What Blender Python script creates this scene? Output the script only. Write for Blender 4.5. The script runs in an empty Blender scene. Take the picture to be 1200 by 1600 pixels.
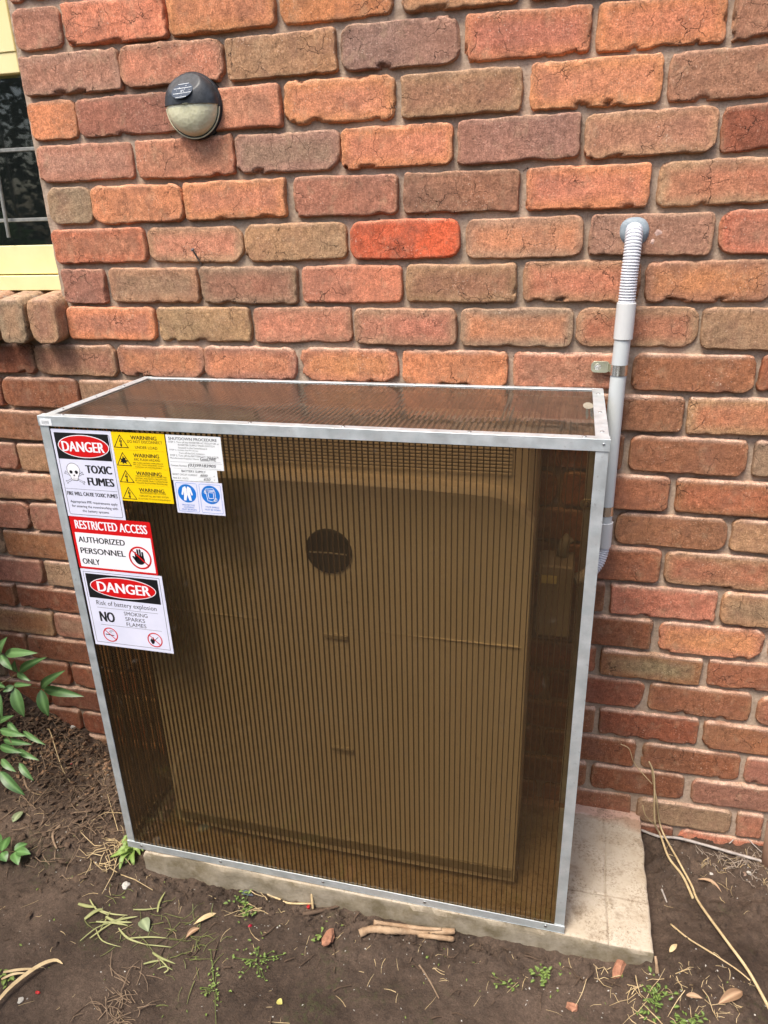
import bpy, bmesh, math, random
import numpy as np
from mathutils import Vector, Matrix

random.seed(11)
S = bpy.context.scene
COL = S.collection
# ------------------------------------------------------------------ camera
cd = bpy.data.cameras.new('camera')
cam = bpy.data.objects.new('camera', cd); COL.objects.link(cam)
CP = (1.1747141, -1.5349524, -0.3453884)
RW = ((0.9693280540, 0.2443005872, -0.0268392774), (0.0676392657, -0.3701638606, -0.9265007534), (-0.2362796086, 0.8962677833, -0.3753345270))
r_, d_, f_ = RW
cam.matrix_world = Matrix(((r_[0], -d_[0], -f_[0], CP[0]), (r_[1], -d_[1], -f_[1], CP[1]), (r_[2], -d_[2], -f_[2], CP[2]), (0, 0, 0, 1)))
cd.sensor_fit = 'VERTICAL'; cd.sensor_height = 24; cd.sensor_width = 18
cd.lens = 24*1127.33/1600
cd.clip_start = 0.02; cd.clip_end = 400
S.camera = cam
# ------------------------------------------------------------------ sky, sun, exposure
SUN_EL, SUN_AZ = math.radians(62), math.radians(207)      # azimuth clockwise from +Y (the wall faces -Y)
w = bpy.data.worlds.new('World'); S.world = w; w.use_nodes = True
nt = w.node_tree; nt.nodes.clear()
sky = nt.nodes.new('ShaderNodeTexSky'); sky.sky_type = 'NISHITA'; sky.sun_disc = False
sky.sun_elevation = SUN_EL; sky.sun_rotation = SUN_AZ; sky.air_density = 1.0; sky.dust_density = 4.0; sky.ozone_density = 1.0
bg = nt.nodes.new('ShaderNodeBackground'); bg.inputs['Strength'].default_value = 0.13
wo = nt.nodes.new('ShaderNodeOutputWorld')
nt.links.new(sky.outputs[0], bg.inputs[0]); nt.links.new(bg.outputs[0], wo.inputs[0])
ld = bpy.data.lights.new('sun', 'SUN'); ld.energy = 2.0; ld.angle = math.radians(20); ld.color = (1, .93, .84)
sun = bpy.data.objects.new('sun', ld); COL.objects.link(sun)
sd = Vector((math.sin(SUN_AZ)*math.cos(SUN_EL), math.cos(SUN_AZ)*math.cos(SUN_EL), math.sin(SUN_EL)))
sun.rotation_euler = sd.to_track_quat('Z', 'Y').to_euler()
S.view_settings.view_transform = 'Standard'; S.view_settings.look = 'None'
S.view_settings.gamma = 1.0; S.view_settings.exposure = 1.06; S.view_settings.use_curve_mapping = False
S.cycles.transparent_max_bounces = 48; S.cycles.max_bounces = 10; S.cycles.diffuse_bounces = 4; S.cycles.glossy_bounces = 4
S.cycles.caustics_reflective = False; S.cycles.caustics_refractive = False

# ------------------------------------------------------------------ helpers: objects
def link(name, me, mat=None, parent=None, kind=None, label=None):
    o = bpy.data.objects.new(name, me); COL.objects.link(o)
    if mat is not None and me is not None: me.materials.append(mat)
    if parent is not None:
        o.parent = parent
    if kind: o['kind'] = kind
    if label: o['label'] = label
    return o
def thing(name, label, cat, loc=(0, 0, 0), group=None):
    o = bpy.data.objects.new(name, None); COL.objects.link(o); o.location = loc
    o.empty_display_size = .02
    o['label'] = label; o['category'] = cat
    if group: o['group'] = group
    return o
def tag(o, label, cat, group=None):
    o['label'] = label; o['category'] = cat
    if group: o['group'] = group
    return o
class MB:
    """collects vertices and faces; build() links them as ONE mesh object. off = origin of the parent thing"""
    def __init__(s, off=(0, 0, 0)): s.v = []; s.f = []; s.off = Vector(off)
    def add(s, vs, fs):
        n = len(s.v); s.v += [tuple(v) for v in vs]; s.f += [tuple(n+i for i in f) for f in fs]
    def box(s, a, b):
        x0, y0, z0 = a; x1, y1, z1 = b
        s.add([(x0,y0,z0),(x1,y0,z0),(x1,y1,z0),(x0,y1,z0),(x0,y0,z1),(x1,y0,z1),(x1,y1,z1),(x0,y1,z1)],
              [(0,3,2,1),(4,5,6,7),(0,1,5,4),(1,2,6,5),(2,3,7,6),(3,0,4,7)])
    def tube(s, pts, rad, n=8, caps=True):
        pts = [Vector(p) for p in pts]; rads = rad if hasattr(rad, '__len__') else [rad]*len(pts)
        base = len(s.v); t0 = None; u = None
        for i, p in enumerate(pts):
            t = (pts[min(i+1, len(pts)-1)]-pts[max(i-1, 0)])
            t = t.normalized() if t.length > 1e-9 else Vector((0,0,1))
            if u is None:
                u = t.orthogonal().normalized()
            else:
                u = (u-t*u.dot(t)); u = u.normalized() if u.length > 1e-6 else t.orthogonal().normalized()
            w_ = t.cross(u)
            for k in range(n):
                a = 2*math.pi*k/n
                s.v.append(tuple(p+(u*math.cos(a)+w_*math.sin(a))*rads[i]))
        for i in range(len(pts)-1):
            for k in range(n):
                a = base+i*n+k; b = base+i*n+(k+1) % n
                s.f.append((a, b, b+n, a+n))
        if caps:
            s.f.append(tuple(base+k for k in range(n))[::-1]); e = base+(len(pts)-1)*n
            s.f.append(tuple(e+k for k in range(n)))
    def build(s, name, mat, parent=None, smooth=False, bevel=0, **kw):
        me = bpy.data.meshes.new(name)
        o_ = s.off
        me.from_pydata([(a-o_.x, b-o_.y, c-o_.z) for a, b, c in s.v], [], s.f)
        if bevel:
            bm = bmesh.new(); bm.from_mesh(me)
            bmesh.ops.bevel(bm, geom=bm.edges[:], offset=bevel, segments=1, affect='EDGES', clamp_overlap=True)
            bm.to_mesh(me); bm.free()
        if smooth: me.shade_smooth()
        me.update()
        return link(name, me, mat, parent, **kw)

# ------------------------------------------------------------------ helpers: numpy value noise
_rs = np.random.RandomState(3)
_T = _rs.rand(64, 64, 64).astype(np.float32)*2-1
def vnoise(x, y, z):
    x = np.asarray(x, float); y = np.asarray(y, float); z = np.asarray(z, float)
    xi = np.floor(x).astype(int); yi = np.floor(y).astype(int); zi = np.floor(z).astype(int)
    fx = x-xi; fy = y-yi; fz = z-zi
    fx = fx*fx*(3-2*fx); fy = fy*fy*(3-2*fy); fz = fz*fz*(3-2*fz)
    def T(a, b, c): return _T[a & 63, b & 63, c & 63]
    c00 = T(xi,yi,zi)*(1-fx)+T(xi+1,yi,zi)*fx; c10 = T(xi,yi+1,zi)*(1-fx)+T(xi+1,yi+1,zi)*fx
    c01 = T(xi,yi,zi+1)*(1-fx)+T(xi+1,yi,zi+1)*fx; c11 = T(xi,yi+1,zi+1)*(1-fx)+T(xi+1,yi+1,zi+1)*fx
    return (c00*(1-fy)+c10*fy)*(1-fz)+(c01*(1-fy)+c11*fy)*fz
def fbm(x, y, z, o=4):
    r = 0; a = 1; n = 0
    for i in range(o):
        r = r+a*vnoise(x*2**i+i*7.3, y*2**i+i*3.1, z*2**i+i*5.7); n += a; a *= .5
    return r/n*1.4

# ------------------------------------------------------------------ helpers: materials
def mat(name, base=(.5,.5,.5), rough=.6, metal=0, spec=.5):
    m = bpy.data.materials.new(name); m.use_nodes = True
    b = m.node_tree.nodes['Principled BSDF']
    b.inputs['Base Color'].default_value = (*base, 1); b.inputs['Roughness'].default_value = rough
    b.inputs['Metallic'].default_value = metal; b.inputs['Specular IOR Level'].default_value = spec
    return m
class N:
    def __init__(s, m): s.t = m.node_tree; s.b = s.t.nodes.get('Principled BSDF'); s.pos = None
    def n(s, typ, **kw):
        x = s.t.nodes.new(typ)
        for k, v in kw.items(): setattr(x, k, v)
        return x
    def l(s, a, b): s.t.links.new(a, b)
    def P(s):
        if s.pos is None: s.pos = s.n('ShaderNodeNewGeometry').outputs['Position']
        return s.pos
    def scaled(s, sc):
        m = s.n('ShaderNodeMapping'); m.inputs['Scale'].default_value = sc; s.l(s.P(), m.inputs[0]); return m.outputs[0]
    def noise(s, scale, detail=4, rough=.55, vec=None, out=0, dist=0):
        x = s.n('ShaderNodeTexNoise'); x.inputs['Scale'].default_value = scale; x.inputs['Detail'].default_value = detail
        x.inputs['Roughness'].default_value = rough; x.inputs['Distortion'].default_value = dist
        s.l(vec or s.P(), x.inputs['Vector']); return x.outputs[out]
    def ramp(s, inp, a, b, c0=(0,0,0,1), c1=(1,1,1,1)):
        x = s.n('ShaderNodeValToRGB'); e = x.color_ramp.elements
        e[0].position = a; e[1].position = b; e[0].color = c0; e[1].color = c1; s.l(inp, x.inputs[0]); return x.outputs[0]
    def mix(s, fac, a, b, mode='MIX'):
        x = s.n('ShaderNodeMix', data_type='RGBA', blend_type=mode)
        for sock, v in ((x.inputs[0], fac), (x.inputs[6], a), (x.inputs[7], b)):
            if isinstance(v, bpy.types.NodeSocket): s.l(v, sock)
            elif isinstance(v, tuple): sock.default_value = (*v[:3], 1)
            else: sock.default_value = v
        return x.outputs[2]
    def math(s, op, a, b=0.0):
        x = s.n('ShaderNodeMath', operation=op)
        for sock, v in ((x.inputs[0], a), (x.inputs[1], b)):
            if isinstance(v, bpy.types.NodeSocket): s.l(v, sock)
            else: sock.default_value = v
        return x.outputs[0]
    def bump(s, h, strength=.5, dist=.002, prev=None):
        x = s.n('ShaderNodeBump'); x.inputs['Strength'].default_value = strength; x.inputs['Distance'].default_value = dist
        s.l(h, x.inputs['Height'])
        if prev is not None: s.l(prev, x.inputs['Normal'])
        return x.outputs[0]
    def out(s, color=None, rough=None, normal=None, metal=None):
        for k, v in (('Base Color', color), ('Roughness', rough), ('Normal', normal), ('Metallic', metal)):
            if v is not None: s.l(v, s.b.inputs[k])

def brick_material():
    m = mat('fired_clay', rough=.9, spec=.25); g = N(m)
    at = g.n('ShaderNodeAttribute', attribute_name='clay'); c = at.outputs['Color']
    c = g.mix(.8, c, g.ramp(g.noise(75, 8, .8), .3, .7, (.42,.40,.38,1), (1.55,1.52,1.5,1)), 'MULTIPLY')
    c = g.mix(.6, c, g.ramp(g.noise(380, 3, .7), .32, .68, (.5,.48,.46,1), (1.5,1.5,1.5,1)), 'MULTIPLY')
    # drag marks of the wire-cut faces
    dv = g.scaled((60, 60, 9)); dn = g.noise(6, 4, .6, dv)
    c = g.mix(.28, c, g.ramp(dn, .35, .7, (.55,.5,.47,1), (1.35,1.3,1.25,1)), 'MULTIPLY')
    # smoky patches left by the kiln
    c = g.mix(g.math('MULTIPLY', g.ramp(g.noise(16, 5, .65), .48, .66), .42), c, (.25,.125,.085))
    c = g.mix(g.math('MULTIPLY', g.ramp(g.noise(23, 5, .65, g.scaled((1.3, 1, 1))), .54, .70), .30), c, (.50,.36,.22))
    # pale lime flecks and dark pits
    fl = g.ramp(g.noise(300, 2, .5), .66, .71)
    fm = g.ramp(g.noise(14, 2), .42, .62)
    c = g.mix(g.math('MULTIPLY', g.math('MULTIPLY', fl, fm), .75), c, (.62,.47,.36))
    pit = g.ramp(g.noise(210, 3, .6), .27, .33, (1,1,1,1), (0,0,0,1))
    c = g.mix(g.math('MULTIPLY', pit, .55), c, (.06,.04,.03))
    # thin firing cracks
    vo = g.n('ShaderNodeTexVoronoi', feature='DISTANCE_TO_EDGE'); vo.inputs['Scale'].default_value = 21
    wv = g.n('ShaderNodeVectorMath', operation='MULTIPLY_ADD'); wn = g.noise(26, 3, .6, out=1)
    g.l(wn, wv.inputs[0]); wv.inputs[1].default_value = (.05,.05,.05); g.l(g.P(), wv.inputs[2]); g.l(wv.outputs[0], vo.inputs['Vector'])
    cr = g.ramp(vo.outputs['Distance'], .002, .013, (1,1,1,1), (0,0,0,1))
    cm = g.ramp(g.noise(11, 3), .50, .60); cr = g.math('MULTIPLY', cr, cm)
    c = g.mix(g.math('MULTIPLY', cr, .75), c, (.05,.03,.022))
    b1 = g.bump(g.noise(150, 7, .8), .9, .0026)
    b2 = g.bump(g.noise(28, 4, .6), .5, .004, b1)
    b3 = g.bump(dn, .3, .0015, b2)
    b4 = g.bump(g.math('ADD', g.math('MULTIPLY', cr, -1.0), g.math('MULTIPLY', pit, -.5)), .9, .002, b3)
    g.out(c, normal=b4)
    return m
def mortar_material():
    m = mat('sand_mortar', rough=.95, spec=.15); g = N(m)
    c = g.ramp(g.noise(5, 3), .35, .65, (.38,.30,.225,1), (.45,.345,.265,1))
    sz = g.n('ShaderNodeSeparateXYZ'); g.l(g.P(), sz.inputs[0])
    # the lower courses have greyer joints
    low = g.ramp(g.math('ADD', g.math('MULTIPLY', sz.outputs[2], -1.0), g.math('MULTIPLY', g.noise(7, 2), .5)), 1.35, 1.75)
    c = g.mix(low, c, (.34,.285,.21))
    c = g.mix(.6, c, g.ramp(g.noise(170, 5, .7), .25, .8, (.5,.48,.45,1), (1.5,1.5,1.5,1)), 'MULTIPLY')
    hole = g.ramp(g.noise(55, 3, .6), .25, .3, (1,1,1,1), (0,0,0,1))
    c = g.mix(hole, c, (.03,.02,.015))
    n = g.bump(g.noise(90, 6, .7), .8, .003)
    g.out(c, normal=n); return m
def soil_material():
    m = mat('garden_soil', rough=.85, spec=.35); g = N(m)
    c = g.ramp(g.noise(4.5, 4, .6), .34, .66, (.046,.030,.020,1), (.118,.083,.060,1))
    c = g.mix(.75, c, g.ramp(g.noise(60, 7, .75), .25, .8, (.35,.33,.31,1), (1.7,1.65,1.6,1)), 'MULTIPLY')
    sx = g.n('ShaderNodeSeparateXYZ'); g.l(g.P(), sx.inputs[0])
    rd = g.ramp(g.math('ADD', sx.outputs[0], g.math('MULTIPLY', g.noise(5, 4), .5)), 1.55, 1.85)
    c = g.mix(g.math('MULTIPLY', rd, .75), c, (.085,.036,.021))
    c = g.mix(.6, c, g.ramp(g.noise(260, 4, .8), .3, .7, (.4,.4,.4,1), (1.6,1.6,1.6,1)), 'MULTIPLY')
    sp = g.ramp(g.noise(420, 2, .5), .70, .75); sm = g.ramp(g.noise(22, 3), .45, .62)
    c = g.mix(g.math('MULTIPLY', g.math('MULTIPLY', sp, sm), .7), c, (.26,.2,.13))
    gr = g.math('MULTIPLY', g.ramp(g.noise(6, 4, .6), .56, .68), g.ramp(g.noise(90, 4, .6), .5, .62))
    c = g.mix(g.math('MULTIPLY', gr, .55), c, (.06,.07,.022))
    n = g.bump(g.noise(45, 8, .78), 1.0, .010); n = g.bump(g.noise(190, 5, .7), .6, .002, n)
    ro = g.ramp(g.noise(9, 3), .3, .7, (.62,)*3+(1,), (.95,)*3+(1,))
    g.out(c, ro, n); return m
def concrete_material():
    m = mat('weathered_concrete', rough=.9, spec=.25); g = N(m)
    c = g.ramp(g.noise(11, 5, .65), .3, .7, (.56,.49,.38,1), (.80,.74,.62,1))
    sx = g.n('ShaderNodeSeparateXYZ'); g.l(g.P(), sx.inputs[0])
    # pink brick dust washed down near the wall
    wob = g.math('MULTIPLY', g.noise(30, 3), .008)
    gx_ = g.ramp(g.math('ABSOLUTE', g.math('ADD', g.math('ADD', sx.outputs[0], -1.339), wob)), .0008, .0026, (1,1,1,1), (0,0,0,1))
    gy_ = g.ramp(g.math('ABSOLUTE', g.math('ADD', g.math('ADD', sx.outputs[1], .264), wob)), .0008, .0026, (1,1,1,1), (0,0,0,1))
    gy_ = g.math('MULTIPLY', gy_, g.ramp(sx.outputs[0], 1.33, 1.34, (1,1,1,1), (0,0,0,1)))
    gm_ = g.math('MULTIPLY', g.math('MAXIMUM', gx_, gy_), g.ramp(g.noise(16, 3), .38, .56))
    wall = g.ramp(g.math('ADD', sx.outputs[1], g.math('MULTIPLY', g.noise(9, 4), .12)), -.15, .03)
    c = g.mix(g.math('MULTIPLY', wall, .75), c, (.50,.27,.19))
    st = g.ramp(g.noise(24, 6, .7), .55, .68)
    c = g.mix(g.math('MULTIPLY', st, .6), c, (.13,.085,.05))
    sp = g.math('MULTIPLY', g.ramp(g.noise(150, 6, .85), .50, .60), g.ramp(g.noise(18, 4, .7), .38, .58))
    spm = g.ramp(sx.outputs[1], -.38, -.05, (1,1,1,1), (.15,.15,.15,1))
    c = g.mix(g.math('MULTIPLY', g.math('MULTIPLY', sp, spm), .75), c, (.10,.07,.045))
    c = g.mix(g.math('MULTIPLY', gm_, .5), c, (.16,.12,.09))
    front = g.ramp(g.math('ADD', sx.outputs[1], g.math('MULTIPLY', g.noise(14, 4), .06)), -.365, -.33, (1,1,1,1), (0,0,0,1))
    c = g.mix(g.math('MULTIPLY', front, .45), c, (.20,.13,.06))
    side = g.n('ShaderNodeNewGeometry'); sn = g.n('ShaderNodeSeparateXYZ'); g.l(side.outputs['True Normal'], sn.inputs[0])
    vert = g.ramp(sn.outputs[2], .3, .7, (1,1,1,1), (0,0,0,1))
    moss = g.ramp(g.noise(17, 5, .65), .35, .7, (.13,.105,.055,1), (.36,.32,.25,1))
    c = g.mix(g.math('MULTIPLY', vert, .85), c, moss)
    n = g.bump(g.noise(160, 6, .7), .6, .002); n = g.bump(g.noise(30, 4, .6), .4, .004, n)
    g.out(c, normal=n); return m
def aluminium_material():
    m = mat('mill_aluminium', (.72,.74,.75), .38, .72); g = N(m)
    c = g.ramp(g.noise(26, 5, .6), .3, .72, (.60,.68,.70,1), (.86,.91,.93,1))
    c = g.mix(g.math('MULTIPLY', g.ramp(g.noise(150, 4, .7), .62, .72), .5), c, (.35,.37,.37))
    ro = g.ramp(g.noise(40, 4, .6), .3, .7, (.40,)*3+(1,), (.60,)*3+(1,))
    n = g.bump(g.noise(14, 3, .5, g.scaled((1, 40, 40))), .12, .0006)
    g.out(c, ro, n); return m
def sheet_material(name, tint, gloss=.06, dust=.0, wavy=None, haze=0.0):
    """tinted clear plastic skin: one pass through a face filters by tint, and the face mirrors by angle"""
    m = bpy.data.materials.new(name); m.use_nodes = True; t = m.node_tree; t.nodes.clear(); g = N(m)
    o = g.n('ShaderNodeOutputMaterial'); tr = g.n('ShaderNodeBsdfTransparent'); tr.inputs[0].default_value = (*tint, 1)
    gl = g.n('ShaderNodeBsdfGlossy'); gl.inputs['Roughness'].default_value = gloss; gl.inputs[0].default_value = (1, 1, 1, 1)
    lw = g.n('ShaderNodeLayerWeight'); lw.inputs[0].default_value = .5
    f = g.math('ADD', g.math('MULTIPLY', g.math('POWER', lw.outputs['Facing'], 5.0), .93), .042)
    mx = g.n('ShaderNodeMixShader'); g.l(f, mx.inputs[0]); g.l(tr.outputs[0], mx.inputs[1]); g.l(gl.outputs[0], mx.inputs[2])
    if wavy:
        n = g.bump(g.noise(wavy[0], 2, .5, g.scaled(wavy[2])), 1, wavy[1]); 
        if len(wavy) > 3:
            wv = g.n('ShaderNodeTexWave', wave_type='BANDS', bands_direction='X'); wv.inputs['Scale'].default_value = wavy[3]
            g.l(g.P(), wv.inputs[0]); n = g.bump(wv.outputs[1], 1, wavy[4], n)
        g.l(n, gl.inputs['Normal'])
    last = mx.outputs[0]
    if dust:
        df = g.n('ShaderNodeBsdfDiffuse'); df.inputs[0].default_value = (.50,.43,.34,1)
        m2 = g.n('ShaderNodeMixShader')
        d = g.math('ADD', g.math('MULTIPLY', g.ramp(g.noise(38, 6, .75, g.scaled((1, 2.2, 1))), .60, .74), .55), dust)
        g.l(g.math('MULTIPLY', d, .5 if dust > .03 else .25), m2.inputs[0]); g.l(last, m2.inputs[1]); g.l(df.outputs[0], m2.inputs[2]); last = m2.outputs[0]
    if haze:      # pigment in the plastic scatters a little light
        hz = g.n('ShaderNodeBsdfDiffuse'); hz.inputs[0].default_value = (.20,.145,.085,1); m3 = g.n('ShaderNodeMixShader'); m3.inputs[0].default_value = haze
        g.l(last, m3.inputs[1]); g.l(hz.outputs[0], m3.inputs[2]); last = m3.outputs[0]
    g.l(last, o.inputs[0]); return m
def speckled(name, a, b, scale=30, rough=.6, bump=.4, dist=.001, spec=.4):
    m = mat(name, rough=rough, spec=spec); g = N(m)
    c = g.ramp(g.noise(scale, 5, .65), .3, .72, (*a, 1), (*b, 1))
    g.out(c, normal=g.bump(g.noise(scale*4, 5, .7), bump, dist)); return m
def leaf_material(name, a, b, rough=.38, trans=.25):
    m = mat(name, rough=rough, spec=.5); g = N(m)
    at = g.n('ShaderNodeAttribute', attribute_name='rib')
    oi = g.n('ShaderNodeObjectInfo')
    c = g.ramp(oi.outputs['Random'], 0, 1, (*a, 1), (*b, 1))
    c = g.mix(.4, c, g.ramp(g.noise(90, 4, .6), .3, .7, (.7,.75,.7,1), (1.25,1.2,1.2,1)), 'MULTIPLY')
    c = g.mix(g.math('MULTIPLY', at.outputs['Fac'], .6), c, tuple(min(1, x*1.9+.02) for x in b))
    g.out(c)
    tb = g.n('ShaderNodeBsdfTranslucent'); g.l(c, tb.inputs[0]); mx = g.n('ShaderNodeMixShader'); mx.inputs[0].default_value = trans
    o = g.t.nodes['Material Output']; g.l(g.b.outputs[0], mx.inputs[1]); g.l(tb.outputs[0], mx.inputs[2]); g.l(mx.outputs[0], o.inputs[0])
    return m
M_BRICK = brick_material(); M_MORTAR = mortar_material(); M_SOIL = soil_material(); M_CONC = concrete_material(); M_ALU = aluminium_material()
M_YELLOWPAINT = speckled('cream_yellow_paint', (.80,.68,.33), (.87,.77,.42), 9, .5, .12)
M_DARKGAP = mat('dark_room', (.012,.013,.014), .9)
M_GLASS = sheet_material('window_glass', (.80,.84,.82), .02)
M_CAME = speckled('grey_metal_bar', (.14,.15,.145), (.30,.30,.28), 60, .4, .2)
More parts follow.
